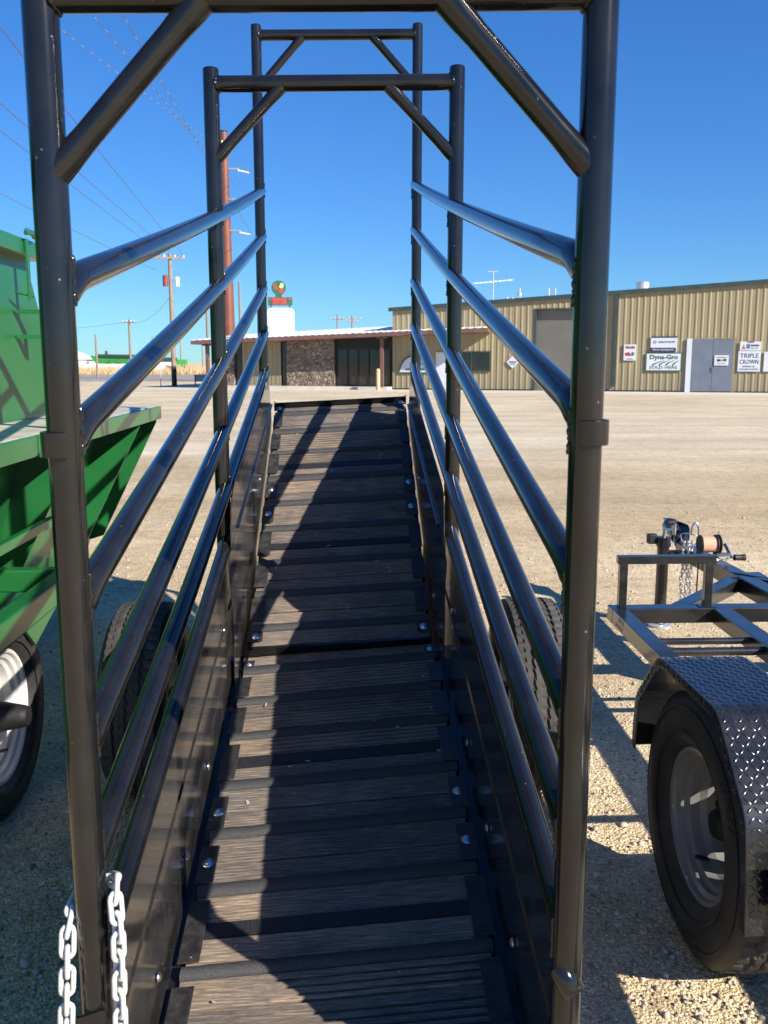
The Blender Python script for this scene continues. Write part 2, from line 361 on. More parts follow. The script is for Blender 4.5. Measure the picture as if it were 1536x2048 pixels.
# loose stones, nobody could count them
def icorock():
    t = (1+5**.5)/2
    v = np.array([(-1, t, 0), (1, t, 0), (-1, -t, 0), (1, -t, 0), (0, -1, t), (0, 1, t), (0, -1, -t), (0, 1, -t), (t, 0, -1), (t, 0, 1), (-t, 0, -1), (-t, 0, 1)])/1.9
    f = np.array([(0, 11, 5), (0, 5, 1), (0, 1, 7), (0, 7, 10), (0, 10, 11), (1, 5, 9), (5, 11, 4), (11, 10, 2), (10, 7, 6), (7, 1, 8), (3, 9, 4), (3, 4, 2), (3, 2, 6), (3, 6, 8), (3, 8, 9), (4, 9, 5), (2, 4, 11), (6, 2, 10), (8, 6, 7), (9, 8, 1)])
    return v, f
def scatter(n):
    v, f = icorock()
    u = rng.random(n); y = 1.5+8.0*u**1.6; x = rng.uniform(-1, 1, n)*(.75+.42*y)
    s = .0028+.0035*rng.random(n)+.0075*(rng.random(n)**14)
    yaw = rng.random(n)*6.283; sc = rng.uniform(.7, 1.25, (n, 3)); sc[:, 2] *= .75
    P = v[None]*sc[:, None]*s[:, None, None]*(1+.25*rng.standard_normal((n, 12, 1)))
    c, sn = np.cos(yaw)[:, None], np.sin(yaw)[:, None]
    X = P[..., 0]*c-P[..., 1]*sn+x[:, None]; Y = P[..., 0]*sn+P[..., 1]*c+y[:, None]; Z = P[..., 2]+(s*.3)[:, None]
    V = np.stack([X, Y, Z], -1).reshape(-1, 3); F = (f[None]+(np.arange(n)*12)[:, None, None]).reshape(-1, 3)
    me = bpy.data.meshes.new('loose_gravel'); me.vertices.add(len(V)); me.vertices.foreach_set('co', V.ravel())
    me.loops.add(F.size); me.loops.foreach_set('vertex_index', F.ravel().astype(np.int32))
    me.polygons.add(len(F)); me.polygons.foreach_set('loop_start', np.arange(0, F.size, 3, dtype=np.int32)); me.update(calc_edges=True); me.validate()
    me.materials.append(M['stones']); o = bpy.data.objects.new('loose_gravel', me); COL.objects.link(o); o['kind'] = 'stuff'
scatter(22000)

# ------------------------------------------------------------------ wheels
def tyre_mb(c, Rr, w, rr, seg=180, kind=0):
    """tyre with modelled tread; axis x, centre c"""
    mb = MB(); cx, cy, cz = c; hw = w/2
    side = [(-hw*.62, rr), (-hw*.80, rr+.012), (-hw*.93, rr+.03), (-hw*1.0, rr+(Rr-rr)*.45), (-hw*1.0, rr+(Rr-rr)*.55), (-hw*.985, rr+(Rr-rr)*.68), (-hw*.975, rr+(Rr-rr)*.70), (-hw*.96, rr+(Rr-rr)*.80), (-hw*.90, Rr-.018), (-hw*.80, Rr-.006)]
    mb.lathe(side, c, 'x', 96, 0); mb.lathe([(-a, r) for a, r in side], c, 'x', 96, 0)
    for sgn in (-1, 1):
        for k in range(2):
            rq = rr+(Rr-rr)*(.30+.42*k); mb.lathe([(sgn*hw*1.0, rq-.004), (sgn*(hw*1.0+.002), rq), (sgn*hw*1.0, rq+.004)], c, 'x', 96, 0)
    nx = 44; vs = []; fs = []; mats = []
    for j in range(seg):
        th = 2*math.pi*j/seg
        for i in range(nx+1):
            u = -1+2*i/nx; a = u*hw*.82
            r = Rr-.006*abs(u)**3
            gd = 0.0; ph = th*(60 if kind == 0 else 46)
            for q, cgr in enumerate((-.5, 0.0, .5) if kind == 0 else (-.62, -.21, .21, .62)):
                off = cgr+.035*(1 if math.sin(ph+q*1.7) > 0 else -1)
                if abs(u-off) < .055: gd = .008
            if abs(u) > .5 and math.sin(ph*1.0+(2.5*u)) > .72: gd = max(gd, .006)
            if abs(u) <= .5 and math.sin(ph*1.0+4*u) > .88: gd = max(gd, .003)
            r -= gd
            vs.append((cx+a, cy+r*math.cos(th), cz+r*math.sin(th)))
    for j in range(seg):
        for i in range(nx): fs.append((j*(nx+1)+i, j*(nx+1)+i+1, ((j+1) % seg)*(nx+1)+i+1, ((j+1) % seg)*(nx+1)+i))
    mb.add(vs, fs, 1, False)
    return mb
def rim_mb(c, rr, w, face, holes=8, hub=.055, dish=.055):
    """steel wheel; face=+1/-1 is the outer side along x"""
    mb = MB(); cx, cy, cz = c; hw = w/2*.68; f = face
    prof = [(f*hw*1.05, rr+.010), (f*hw*1.10, rr+.005), (f*hw*1.06, rr-.004), (f*hw*.90, rr-.008), (f*hw*.80, rr-.020), (f*hw*.62, rr-.023), (f*hw*.50, rr-.034), (f*hw*.15, rr-.038), (-f*hw*.1, rr-.046), (-f*hw*.6, rr-.046), (-f*hw*.9, rr-.01), (-f*hw*1.05, rr+.010)]
    mb.lathe(prof, c, 'x', 72, 0, True, True)
    # dished disc with round hand holes
    r1 = rr-.044; r0 = hub+.012; xd = f*(hw-dish); rm = (r0+r1)/2+.006; hr = (r1-r0)*.24
    for k in range(holes):
        a0 = 2*math.pi*k/holes; a1 = 2*math.pi*(k+1)/holes; am = (a0+a1)/2; B = []
        N = 6
        for i in range(N): B.append((r0, a0+(a1-a0)*i/N))
        for i in range(N): B.append((r0+(r1-r0)*i/N, a1))
        for i in range(N): B.append((r1, a1-(a1-a0)*i/N))
        for i in range(N): B.append((r1-(r1-r0)*i/N, a0))
        H = []
        for (r, a) in B:
            px, py = r*math.cos(a-am)-rm, r*math.sin(a-am); L = math.hypot(px, py); H.append((rm+px/L*hr, py/L*hr))
        def P(y, z, dx=0):
            rad = math.hypot(y, z); bulge = f*.016*math.cos((rad-r0)/(r1-r0)*math.pi)
            ca, sa = math.cos(am), math.sin(am); return (cx+xd+bulge+dx, cy+y*ca-z*sa, cz+y*sa+z*ca)
        vs = [P(r*math.cos(a-am), r*math.sin(a-am)) for r, a in B]+[P(y, z) for y, z in H]+[P(y, z, -f*.008) for y, z in H]
        n = len(B); fs = [(i, (i+1) % n, n+(i+1) % n, n+i) for i in range(n)]+[(n+i, n+(i+1) % n, 2*n+(i+1) % n, 2*n+i) for i in range(n)]
        mb.add(vs, fs, 0, True)
    mb.lathe([(xd+f*.016, r0+.001), (xd+f*.012, hub)], c, 'x', 40, 0)
    return mb
def wheel(th, c, Rr, w, rr, face, rimmat, holes=8, dish=.055, hubmat='dark', kind=0, hublen=.05, studs=5):
    ty = th.part('tyre', tyre_mb(c, Rr, w, rr, kind=kind), ['rubber', 'tread'])
    rm = th.part('rim', rim_mb(c, rr, w, face, holes, dish=dish), [rimmat])
    hw = w/2*.68; xd = face*(hw-dish)
    h = MB(); h.lathe([(xd-face*.05, .05), (xd+face*.0, .06), (xd+face*.004, .062), (xd+face*hublen*.9, .037), (xd+face*hublen, .032), (xd+face*(hublen+.002), 0.001)], c, 'x', 28, 0, True, True)
    hb = th.part('hub', h, [hubmat], rm)
    for k in range(studs):
        a = 2*math.pi*k/studs+.3; n = MB(); p = (c[0]+xd+face*.014, c[1]+.070*math.cos(a), c[2]+.070*math.sin(a))
        n.tube([p, (p[0]+face*.022, p[1], p[2])], .0095, 6, smooth=False); th.part('lug_nut', n, ['dark' if hubmat == 'dark' else 'zinc'], rm)
    v = MB(); a = -1.15; rv = rr-.045; p = (c[0]+face*hw*.25, c[1]+rv*math.cos(a), c[2]+rv*math.sin(a))
    v.tube([p, (p[0]+face*.035, c[1]+(rv-.012)*math.cos(a), c[2]+(rv-.012)*math.sin(a))], .0055, 10); th.part('valve_stem', v, ['dark'], rm)
    return ty, rm

# ------------------------------------------------------------------ livestock loading chute
CX = -.0246; HW = .381; Y1, Y2, Y3 = 1.333, 2.997, 4.601
RZ = [1.628, 1.415, 1.169, .952, .763, .590]; B2, B3 = .3457, .7047
TZ = [1.995, 2.353, 3.024]; PR = .0245; RR = .0223; RX = .371; PX = .359
CH = Thing('livestock_chute', 'black steel livestock loading chute with tall hoop frames, pipe rails and a slatted ramp floor', 'loading chute', (CX, 3.0, 0))
def sh(z, x, k=.02): return z+k*(x-CX)
def railz(r, y):
    # slight bow: quadratic through the three frames
    a = [(Y1, 0), (Y2, B2), (Y3, B3)]; z = 0
    for i in range(3):
        L = 1
        for j in range(3):
            if j != i: L *= (y-a[j][0])/(a[i][0]-a[j][0])
        z += a[i][1]*L
    return RZ[r]+z
for s in (-1, 1):
    for r in range(6):
        ye = Y2+.03 if r == 5 else Y3-.005
        ys = Y1+.066; hz = lambda y: railz(r, y)+.018*s
        pts = [(CX+s*RX, ys+(ye-ys)*i/14, hz(ys+(ye-ys)*i/14)) for i in range(15)]
        if r != 5: pts.append((CX+s*(RX+.008), Y3+.018, hz(Y3+.018)))
        # coped end drawn down and out onto the post
        z0_ = hz(ys); pts = [(CX+s*(RX+.010), Y1+.004, z0_-.030), (CX+s*(RX+.007), Y1+.022, z0_-.021), (CX+s*(RX+.003), Y1+.044, z0_-.008)]+pts
        rad = [.0262, .0262, .0240]+[RR]*(len(pts)-3)
        mb = MB(); mb.tube(pts, rad, 24); CH.part('rail', mb, 'black')
POSTBOT = [.06, .25, 1.02]
frame_posts = []
def weld_ring(mb, c, r, ax, n=26, rr=.0035):
    a = Vector(ax).normalized(); p = a.cross(Vector((.3, .5, .8))).normalized(); q = a.cross(p)
    for k in range(n):
        t0 = 2*math.pi*k/n; t1 = 2*math.pi*(k+1.02)/n
        mb.tube([Vector(c)+(p*math.cos(t0)+q*math.sin(t0))*r, Vector(c)+(p*math.cos(t1)+q*math.sin(t1))*r], [rr*(.7+.5*random.random()), rr*(.7+.5*random.random())], 6)
for i, Y in enumerate((Y1, Y2, Y3)):
    tz = TZ[i]
    tops = {}
    for s in (-1, 1):
        x = CX+s*HW; zt = sh(tz, x)+.047
        mb = MB(); mb.tube([(x, Y, POSTBOT[i]), (x, Y, zt-.006)], PR, 28, True); mb.lathe([(zt-.006, PR), (zt-.002, PR*.93), (zt, PR*.75), (zt+.001, 0.0005)], (x, Y, 0), 'z', 28)
        po = CH.part('post', mb, 'black')
        frame_posts.append(po)
        # weld beads where rails and braces meet this post
        for r in range(6 if i == 0 else 5):
            z = railz(r, Y); ys_ = Y+(.014 if i == 0 else -.009); wb = MB(); N = 18
            wb.tube([(x-s*PR*(.97+.03*math.sin(q*.9)), Y+(.002 if i == 0 else -.004), z-.050+.070*q/N) for q in range(N+1)], [.0036+.0011*math.sin(q*2.4)+.0005*random.random() for q in range(N+1)], 8)
            CH.part('weld_bead', wb, 'black', po)
        wb = MB(); N = 34
        wb.tube([(x-s*(PR*(.55+.45*abs(math.cos(2*math.pi*q/N)))), Y+PR*1.0*math.sin(2*math.pi*q/N), sh(tz, x)+PR*1.0*math.cos(2*math.pi*q/N)) for q in range(N)], [.0034+.0012*math.sin(q*2.1) for q in range(N)], 8, closed=True)
        CH.part('weld_bead', wb, 'black', po)
    mb = MB(); mb.tube([(CX-HW+.008, Y, sh(tz, CX-HW)), (CX+HW-.008, Y, sh(tz, CX+HW))], PR, 28); CH.part('crossbar', mb, 'black')
    for s in (-1, 1):
        dz = (.222, .212, .226)[i]; xp = CX+s*HW; x = xp-s*.013; zb = sh(tz, x)-dz-.004; xt = CX+s*(HW-.212); ztp = sh(tz, xt)-.012
        a = Vector((x, Y, zb)); b = Vector((xt, Y, ztp)); d = b-a; n = 24
        mb = MB(); mb.tube([a+d*t for t in (0, .06, .12, .2, .8, .88, .94, 1)], [.0214, .0206, .0196, .0186, .0186, .0196, .0206, .0214], n, False)
        for q in range(n):   # ends cut flush inside the post and the crossbar
            v = Vector(mb.v[q]); mb.v[q] = tuple(v+d*((xp-s*.008-v.x)/d.x)); v = Vector(mb.v[7*n+q]); mb.v[7*n+q] = tuple(v+d*((sh(tz, xt)-.008-v.z)/d.z))
        CH.part('corner_brace', mb, 'black')
# clamp collars and latch stub on the entry posts
for s in (-1, 1):
    x = CX+s*HW; zc = 1.383 if s < 0 else 1.398; mb = MB(); ri, ro = .0250, .0300; n = 20; vs = []; fs = []
    a0, a1 = (R(150), R(302)) if s < 0 else (R(228), R(390))
    cxo, cyo = x+s*.003, Y1-.003
    for k in range(n+1):
        a = a0+(a1-a0)*k/n
        for rr_ in (ri, ro):
            for z in (zc-.0185, zc+.0185): vs.append((cxo+rr_*math.cos(a), cyo+rr_*math.sin(a), z))
    for k in range(n):
        o = k*4; p = o+4
        fs += [(o, p, p+1, o+1), (o+2, o+3, p+3, p+2), (o, o+2, p+2, p), (o+1, p+1, p+3, o+3)]
    fs += [(0, 1, 3, 2), (n*4, n*4+2, n*4+3, n*4+1)]
    mb.add(vs, fs); CH.part('clamp_collar', mb, 'black', bevel=.0012)
mb = MB(); x = CX+HW; p0 = Vector((x-.004, Y1-.020, .512)); 
n = 20; vs = []; fs = []; ax = Vector((.42, -.72, -.55)).normalized(); pp = ax.cross(Vector((0, 0, 1))).normalized(); qq = ax.cross(pp)
for k in range(n):
    a = 2*math.pi*k/n; e = pp*math.cos(a)+qq*math.sin(a)
    vs += [p0+e*.020-ax*.02, p0+e*.020+ax*.022, p0+e*.0165+ax*.022, p0+e*.0165-ax*.02]
for k in range(n):
    o = k*4; p = ((k+1) % n)*4; fs += [(o, p, p+1, o+1), (o+1, p+1, p+2, o+2), (o+2, p+2, p+3, o+3)]
mb.add(vs, fs, 0, True); CH.part('latch_socket', mb, 'black')
mb = MB(); mb.prism([(CX-HW-.03, Y1-.03, .475), (CX-HW+.02, Y1-.028, .49), (CX-HW+.03, Y1-.028, .44), (CX-HW-.02, Y1-.03, .42)], (0, 0, 0), (0, .006, 0)); CH.part('gusset_plate', mb, 'black')
# side sheets
FZ = lambda y, x=CX: .160+.174*(y-1.365)+.075*(x-CX)
for s in (-1, 1):
    x = CX+s*PX; mb = MB(); N = 14
    ys = [Y1+.012+(Y2+.02-Y1)*i/N for i in range(N+1)]
    # sheet with a shallow rolled crease along its middle
    rows = [lambda y: FZ(y, x)-.05, lambda y: FZ(y, x)+.24*(railz(5, y)-FZ(y, x))+.05, lambda y: FZ(y, x)+.58*(railz(5, y)-FZ(y, x)), lambda y: FZ(y, x)+.58*(railz(5, y)-FZ(y, x))+.006, lambda y: FZ(y, x)+.58*(railz(5, y)-FZ(y, x))+.013, lambda y: railz(5, y)-.012]
    offx = [0, .0005, .0, -.0035, .0, 0]
    vs = []; fs = []
    for th_ in (0, 1):
        for j, rw in enumerate(rows):
            for y in ys: vs.append((x+s*th_*.004+s*(offx[j] if th_ == 0 else 0), y, rw(y)))
    nn = N+1; L = len(rows)
    for th_ in (0, 1):
        for j in range(L-1):
            for i in range(N):
                o = th_*L*nn; q = (o+j*nn+i, o+j*nn+i+1, o+(j+1)*nn+i+1, o+(j+1)*nn+i); fs.append(q if (s > 0) == (th_ == 1) else q[::-1])
    for j in range(L-1):
        fs.append((j*nn, (j+1)*nn, L*nn+(j+1)*nn, L*nn+j*nn)); fs.append((j*nn+N, L*nn+j*nn+N, L*nn+(j+1)*nn+N, (j+1)*nn+N))
    mb.add(vs, fs); sp = CH.part('side_panel', mb, 'panel')
    # rear sheet closes the side up to the fifth rail and rises with the deck
    xi = CX+s*.3455; mb = MB(); yt4 = lambda y: railz(4, y)-.008
    poly = [(0, Y2-.10, yt4(Y2-.10)-.10), (0, Y2-.085, yt4(Y2-.08)-.05), (0, Y2-.04, yt4(Y2-.04)-.01), (0, Y2+.03, yt4(Y2+.03))]+[(0, Y2+.03+(Y3-.17-Y2)*k/8, yt4(Y2+.03+(Y3-.17-Y2)*k/8)) for k in range(1, 9)]+[(0, Y3-.06, railz(5, Y3)+.01), (0, Y3-.012, railz(5, Y3)-.02), (0, Y3-.01, 1.16), (0, 3.9, .70), (0, 3.6, .42), (0, Y2-.10, .28)]
    mb.prism(poly, (xi-.002, 0, 0), (xi+.002, 0, 0)); rp = CH.part('side_panel', mb, 'panel')
    ytop = lambda y: railz(5, y)-.004
    mb = MB(); mb.tube([(xi-s*.004, Y2+.06+(Y3-.08-Y2)*i/6, ytop(Y2+.06+(Y3-.08-Y2)*i/6)+.002) for i in range(7)], .0055, 10); CH.part('edge_rod', mb, 'black', rp)
    # rounded gusset where the low rail ends
    mb = MB(); zz = railz(5, Y2)
    poly = [(0, Y2-.16, zz-.15), (0, Y2-.20, zz-.06), (0, Y2-.02, zz+.0), (0, Y2+.03, zz-.005), (0, Y2+.06, zz-.03), (0, Y2+.07, zz-.08), (0, Y2+.05, zz-.26), (0, Y2-.1, zz-.3)]
    mb.prism(poly, (x-s*.0165, 0, 0), (x-s*.0145, 0, 0)); CH.part('gusset_plate', mb, 'panel')
    # entry edge angle beside the post
    mb = MB(); mb.bb((x-.004+s*.004, Y1-.006, .02), (x+.004+s*.016, Y1+.010, railz(5, Y1)-.03)); CH.part('edge_angle', mb, 'black')
    # carriage bolt heads through the sheet
    for (y, h) in ((3.20, .06), (2.36, .10), (2.0, .105), (1.66, .1), (2.75, .30), (3.9, .9)):
        if y > 3.8: z = 1.0
        else: z = FZ(y, x)+h if y < 3 else .66
        b = MB(); xb = xi if y > 3 else x
        b.lathe([(-s*.0025, .011), (-s*.006, .009), (-s*.0085, .005), (-s*.009, .0005)], (xb, y, z), 'x', 16); CH.part('carriage_bolt', b, 'zinc', sp if y < 3 else rp)
    mb = MB(); mb.bar((x-s*.010, Y1+.02, FZ(Y1, x)-.022), (x-s*.010, 3.16, FZ(3.14, x)-.022), .022, .03); CH.part('floor_angle', mb, 'black')
# floors
def deck(y0, z0, slope, x0, x1, shear, items, nm, length, start=0.0, grooved=()):
    th = math.atan(slope); cy, sy = math.cos(th), math.sin(th)
    def P(x, s_, h): return (x, y0+s_*cy-h*sy, z0+s_*sy+h*cy+shear*(x-CX))
    bd = MB()
    marks = sorted(items, key=lambda e: e[1])
    spans = []; cur = start
    for e in marks:
        a, b_ = (e[1], e[2]) if len(e) > 2 else (e[1]-.003, e[1]+.003)
        if a > cur: spans.append((cur, a))
        cur = b_
    if cur < length: spans.append((cur, length))
    for k, (a, b_) in enumerate(spans):
        hgt = random.uniform(-.0012, .0012); gro = any(g0 <= (a+b_)/2 <= g1 for g0, g1 in grooved)
        prof = [(a+.001, -.022), (a+.001, hgt-.003), (a+.003, hgt)]
        gp = .0205 if gro else .0105; gdp = .0085 if gro else .0018; gw = .40 if gro else .32; s_ = a+.009
        while s_+gp*.5 < b_-.006:
            prof += [(s_, hgt), (s_+.0012, hgt-gdp), (s_+gp*gw, hgt-gdp), (s_+gp*gw+.0012, hgt)]; s_ += gp
        prof += [(b_-.003, hgt), (b_-.001, hgt-.003), (b_-.001, -.022)]
        n = len(prof); e0 = random.uniform(-.004, .004)
        vs = [P(x0+.012+e0, s, h) for s, h in prof]+[P(x1-.012+e0, s, h) for s, h in prof]
        fs = [(i, n+i, n+i+1, i+1) for i in range(n-1)]+[tuple(range(n)), tuple(range(n, 2*n))[::-1]]
        bd.add(vs, fs)
    base = CH.part(nm, bd, 'board')
    for e in marks:
        if e[0] == 'c':
            a, b_ = e[1], e[2]; m = (a+b_)/2; mb = MB()
            prof = [(a, -.008), (a+.001, .004), (a+.006, .0095), (m, .0115), (b_-.006, .0095), (b_-.001, .004), (b_, -.008)]
            n = len(prof); K = 30; vs = []; fs = []
            for q in range(K+1):
                x = x0+.008+(x1-x0-.016)*q/K
                for s, h in prof: vs.append(P(x, s+random.uniform(-.0006, .0006), h+random.uniform(-.0009, .0009)))
            for q in range(K):
                for i in range(n-1): fs.append((q*n+i, (q+1)*n+i, (q+1)*n+i+1, q*n+i+1))
            mb.add(vs, fs, 0, True); mb.add(vs[:n], [tuple(range(n))]); mb.add(vs[-n:], [tuple(range(n))[::-1]])
            CH.part('cleat', mb, 'cleat', base)
        elif e[0] == 'f':
            mb = MB(); vs = [P(x, s, h) for x in (x0+.03, x1-.03) for s, h in ((e[1], -.01), (e[1], .002), (e[2], .004), (e[2], -.01))]
            mb.add(vs, [(0, 1, 2, 3), (4, 7, 6, 5), (1, 5, 6, 2), (0, 4, 5, 1), (2, 6, 7, 3)]); CH.part('filler_slat', mb, 'slat', base)
    return P, base
lowF = dict(y0=1.365, z0=.160, slope=.174, x0=CX-.343, x1=CX+.343, shear=.075)  # both ramp floors scaled about the camera; offsets and tables hold the scaled values
low_items = [('c', 1.697, 1.747), ('c', 1.496, 1.535), ('c', 1.293, 1.33), ('f', 1.149, 1.199), ('c', 1.044, 1.086), ('s', 0.951), ('c', 0.843, 0.881), ('s', 0.749), ('c', 0.637, 0.679), ('f', 0.508, 0.55), ('c', 0.397, 0.432), ('s', 0.318), ('c', 0.169, 0.21), ('s', 0.092), ('s', 1.423), ('s', 1.618)]
PL, lowdeck = deck(items=low_items, nm='ramp_floor', length=1.843, start=0, grooved=((1.198, 1.70), (.0, .169), (.21, .40)), **lowF)
upF = dict(y0=3.174, z0=.507, slope=.5, x0=-.359, x1=.312, shear=.05)
up_items = [('c', 1.645, 1.68), ('s', 1.549), ('c', 1.464, 1.507), ('c', 1.277, 1.304), ('f', 1.146, 1.185), ('c', 1.048, 1.094), ('s', 0.955), ('c', 0.857, 0.895), ('s', 0.768), ('c', 0.673, 0.712), ('f', 0.55, 0.587), ('c', 0.446, 0.481), ('s', 0.359), ('c', 0.255, 0.293), ('s', 0.167), ('c', 0.066, 0.103)]
PU, updeck = deck(items=up_items, nm='upper_ramp_floor', length=1.731, start=-.02, grooved=((1.183, 1.464),), **upF)
def edge_plate(P, base, x0, x1, s0, s1, bolt=None, up=.0135):
    mb = MB(); vs = []; fs = []
    pts = [(x0, s0), (x1, s0), (x1, s1), (x0, s1)]
    vs = [P(x, s, up) for x, s in pts]+[P(x, s, up-.004) for x, s in pts]
    mb.add(vs, [(0, 1, 2, 3), (4, 7, 6, 5), (0, 4, 5, 1), (1, 5, 6, 2), (2, 6, 7, 3), (3, 7, 4, 0)]); pl = CH.part('edge_plate', mb, 'tab', base, bevel=.0015)
    if bolt is not None:
        bx, bs = bolt; b = MB(); n = 18; c = Vector(P(bx, bs, up)); u = (Vector(P(bx, bs, up+1))-c).normalized(); e1 = Vector((1, 0, 0)); e2 = u.cross(e1)
        prof = [(0, .0165), (.0015, .0165), (.002, .0115), (.005, .0095), (.0068, .005), (.0072, .0004)]
        vs = [c+u*h+(e1*math.cos(2*math.pi*k/n)+e2*math.sin(2*math.pi*k/n))*rr_ for h, rr_ in prof for k in range(n)]
        fs = [(i*n+k, i*n+(k+1) % n, (i+1)*n+(k+1) % n, (i+1)*n+k) for i in range(len(prof)-1) for k in range(n)]
        b.add(vs, fs, 0, True); CH.part('carriage_bolt', b, 'zinc', pl)
xl, xr = CX-.346, CX+.346
for (s0, s1, w, bs) in ((1.731, 1.777, 0.046, 1.753), (1.532, 1.659, 0.046, None), (1.321, 1.464, 0.048, None), (1.082, 1.254, 0.05, None), (0.873, 1.004, 0.046, 0.937), (0.673, 0.804, 0.046, 0.741), (0.432, 0.614, 0.048, None), (0.205, 0.369, 0.048, None), (0.031, 0.154, 0.048, None)):
    edge_plate(PL, lowdeck, xl, xl+w, s0, s1, (xl+w*.52, bs) if bs else None)
    edge_plate(PL, lowdeck, xr-w, xr, s0, s1, (xr-w*.52, bs) if bs else None)
xl, xr = -.359, .312
for (s0, s1, w, bs) in ((0.005, 0.056, 0.055, 0.031), (0.118, 0.241, 0.052, None), (0.307, 0.435, 0.052, None), (0.502, 0.66, 0.05, None), (0.727, 0.845, 0.05, 0.788), (0.911, 1.034, 0.05, 0.973), (1.106, 1.27, 0.048, None), (1.316, 1.454, 0.046, None), (1.521, 1.638, 0.046, None), (1.684, 1.725, 0.046, 1.705)):
    edge_plate(PU, updeck, xl, xl+w, s0, s1, (xl+w*.52, bs) if bs else None)
    edge_plate(PU, updeck, xr-w, xr, s0, s1, (xr-w*.52, bs) if bs else None)
lt = MB(); rl = random.Random(5)
for k in range(46):
    P = PL if k % 2 else PU; s_ = rl.uniform(.15, 1.6); x = rl.uniform(-.28, .28) if P is PL else rl.uniform(-.3, .26); a = rl.uniform(0, 3.14); L = rl.uniform(.002, .009); w = rl.uniform(.001, .003)
    q = [(L*math.cos(a)-w*math.sin(a), L*math.sin(a)+w*math.cos(a)), (-L*math.cos(a)-w*math.sin(a), -L*math.sin(a)+w*math.cos(a)), (-L*math.cos(a)+w*math.sin(a), -L*math.sin(a)-w*math.cos(a)), (L*math.cos(a)+w*math.sin(a), L*math.sin(a)-w*math.cos(a))]
    top = [P(x+i, s_+j, .0035) for i, j in q]; bot = [P(x+i, s_+j, .0008) for i, j in q]; lt.add(top+bot, [(0, 1, 2, 3), (0, 4, 5, 1), (1, 5, 6, 2), (2, 6, 7, 3), (3, 7, 4, 0)])
CH.part('straw_litter', lt, 'ledge', lowdeck, kind='stuff')
# steel under the decks
for (P, base, x0, x1, L0, L1) in ((PL, lowdeck, CX-.32, CX+.32, .0, 1.843), (PU, updeck, -.333, .287, -.03, 1.731)):
    mb = MB(); up = Vector(P(0, .5, 1))-Vector(P(0, .5, 0))
    for x in (x0, x1): mb.bar(P(x, L0, -.052 if P is PU else -.085), P(x, L1, -.052 if P is PU else -.085), .04, .055 if P is PU else .12, up)  # lower deck's side channels deepened to keep sun off the left tyre
    for k in range(5):
        s_ = L0+.14+(L1-L0-.17)*k/4; mb.bar(P(x0, s_, -.05), P(x1, s_, -.05), .04, .05, up)
    CH.part('floor_frame', mb, 'black', base)
mb = MB(); mb.bar(PU(-.354, -.026, -.006), PU(.308, -.026, -.006), .012, .034, Vector(PU(0, 0, 1))-Vector(PU(0, 0, 0))); CH.part('deck_lip', mb, 'black', updeck)
mb = MB(); mb.bar(PU(-.361, 1.738, .004), PU(.314, 1.738, .004), .006, .045, Vector(PU(0, 0, 1))-Vector(PU(0, 0, 0)))
for x in (-.359, .312): mb.bar(PU(x, 1.70, .018), PU(x, 1.741, .018), .005, .035, Vector(PU(0, 0, 1))-Vector(PU(0, 0, 0)))
CH.part('end_angle', mb, 'black', updeck)
for xs_ in (-.357, .310):
    mb = MB(); up = Vector(PU(0, 0, 1))-Vector(PU(0, 0, 0)); mb.bar(PU(xs_, -.02, -.13), PU(xs_, .62, -.13), .003, .21, up); mb.bar(PU(xs_, .62, -.03), PU(xs_, 1.70, -.03), .003, .05, up); CH.part('gap_shade_skirt', mb, 'dark', updeck)  # added plates that keep the gap beside the upper deck dark
# running gear
WY = 3.09
mb = MB(); mb.bar((CX-.60, WY, .335), (CX+.60, WY, .335), .055, .055); CH.part('axle', mb, 'black')
for s in (-1, 1):
    mb = MB(); mb.bar((CX+s*.36, WY-.25, .335), (CX+s*.36, WY+.25, .345), .05, .06); mb.bar((CX+s*.36, WY, .34), (CX+s*.36, WY, .47), .05, .05, (0, 1, 0)); mb.bar((CX+s*.392, Y3-.02, 1.1), (CX+s*.392, WY+.1, .40), .04, .04)
    CH.part('axle_bracket', mb, 'black')
    c = (CX+s*.675, WY, .335)
    wheel(CH, c, .335, .205, .192, s, 'rimwhite', 8, .05, 'dark', 0)
    w2 = MB(); w2.lathe([(-s*.02, .17), (-s*.022, .06), (-s*.05, .05)], c, 'x', 40); CH.part('brake_drum', w2, 'rimwhite')

# white chain looped round the left entry post
def link(mb, c, d, nrm, L=.030, Wd=.0165, r=.0039):
    d = Vector(d).normalized(); nrm = Vector(nrm); nrm = (nrm-d*nrm.dot(d)).normalized(); hw = Wd/2-0; hl = L/2-hw+.002; pts = []
    for k in range(7): a = math.pi*k/6; pts.append(Vector(c)+d*(hl+hw*math.sin(a))+nrm*(hw*math.cos(a)))
    for k in range(7): a = math.pi*k/6; pts.append(Vector(c)-d*(hl+hw*math.sin(a))-nrm*(hw*math.cos(a)))
    mb.tube(pts, r, 10, closed=True)
def smoothpath(P, n=40):
    P = [Vector(p) for p in P]; out = []
    for i in range(len(P)-1):
        p0 = P[max(i-1, 0)]; p1 = P[i]; p2 = P[i+1]; p3 = P[min(i+2, len(P)-1)]
        for k in range(n):
            t = k/n; out.append(.5*((2*p1)+(-p0+p2)*t+(2*p0-5*p1+4*p2-p3)*t*t+(-p0+3*p1-3*p2+p3)*t**3))
    out.append(P[-1]); return out
px = CX-HW
cp = smoothpath([(px-.050, 1.300, .28), (px-.043, 1.300, .42), (px-.034, 1.303, .56), (px-.0335, 1.325, .632), (px-.020, 1.366, .660), (px+.012, 1.371, .672), (px+.036, 1.345, .690), (px+.042, 1.318, .676), (px+.046, 1.308, .645), (px+.047, 1.304, .60), (px+.044, 1.300, .44), (px+.043, 1.300, .27)])
mb = MB(); acc = 0; last = cp[0]; marks = [cp[0]]
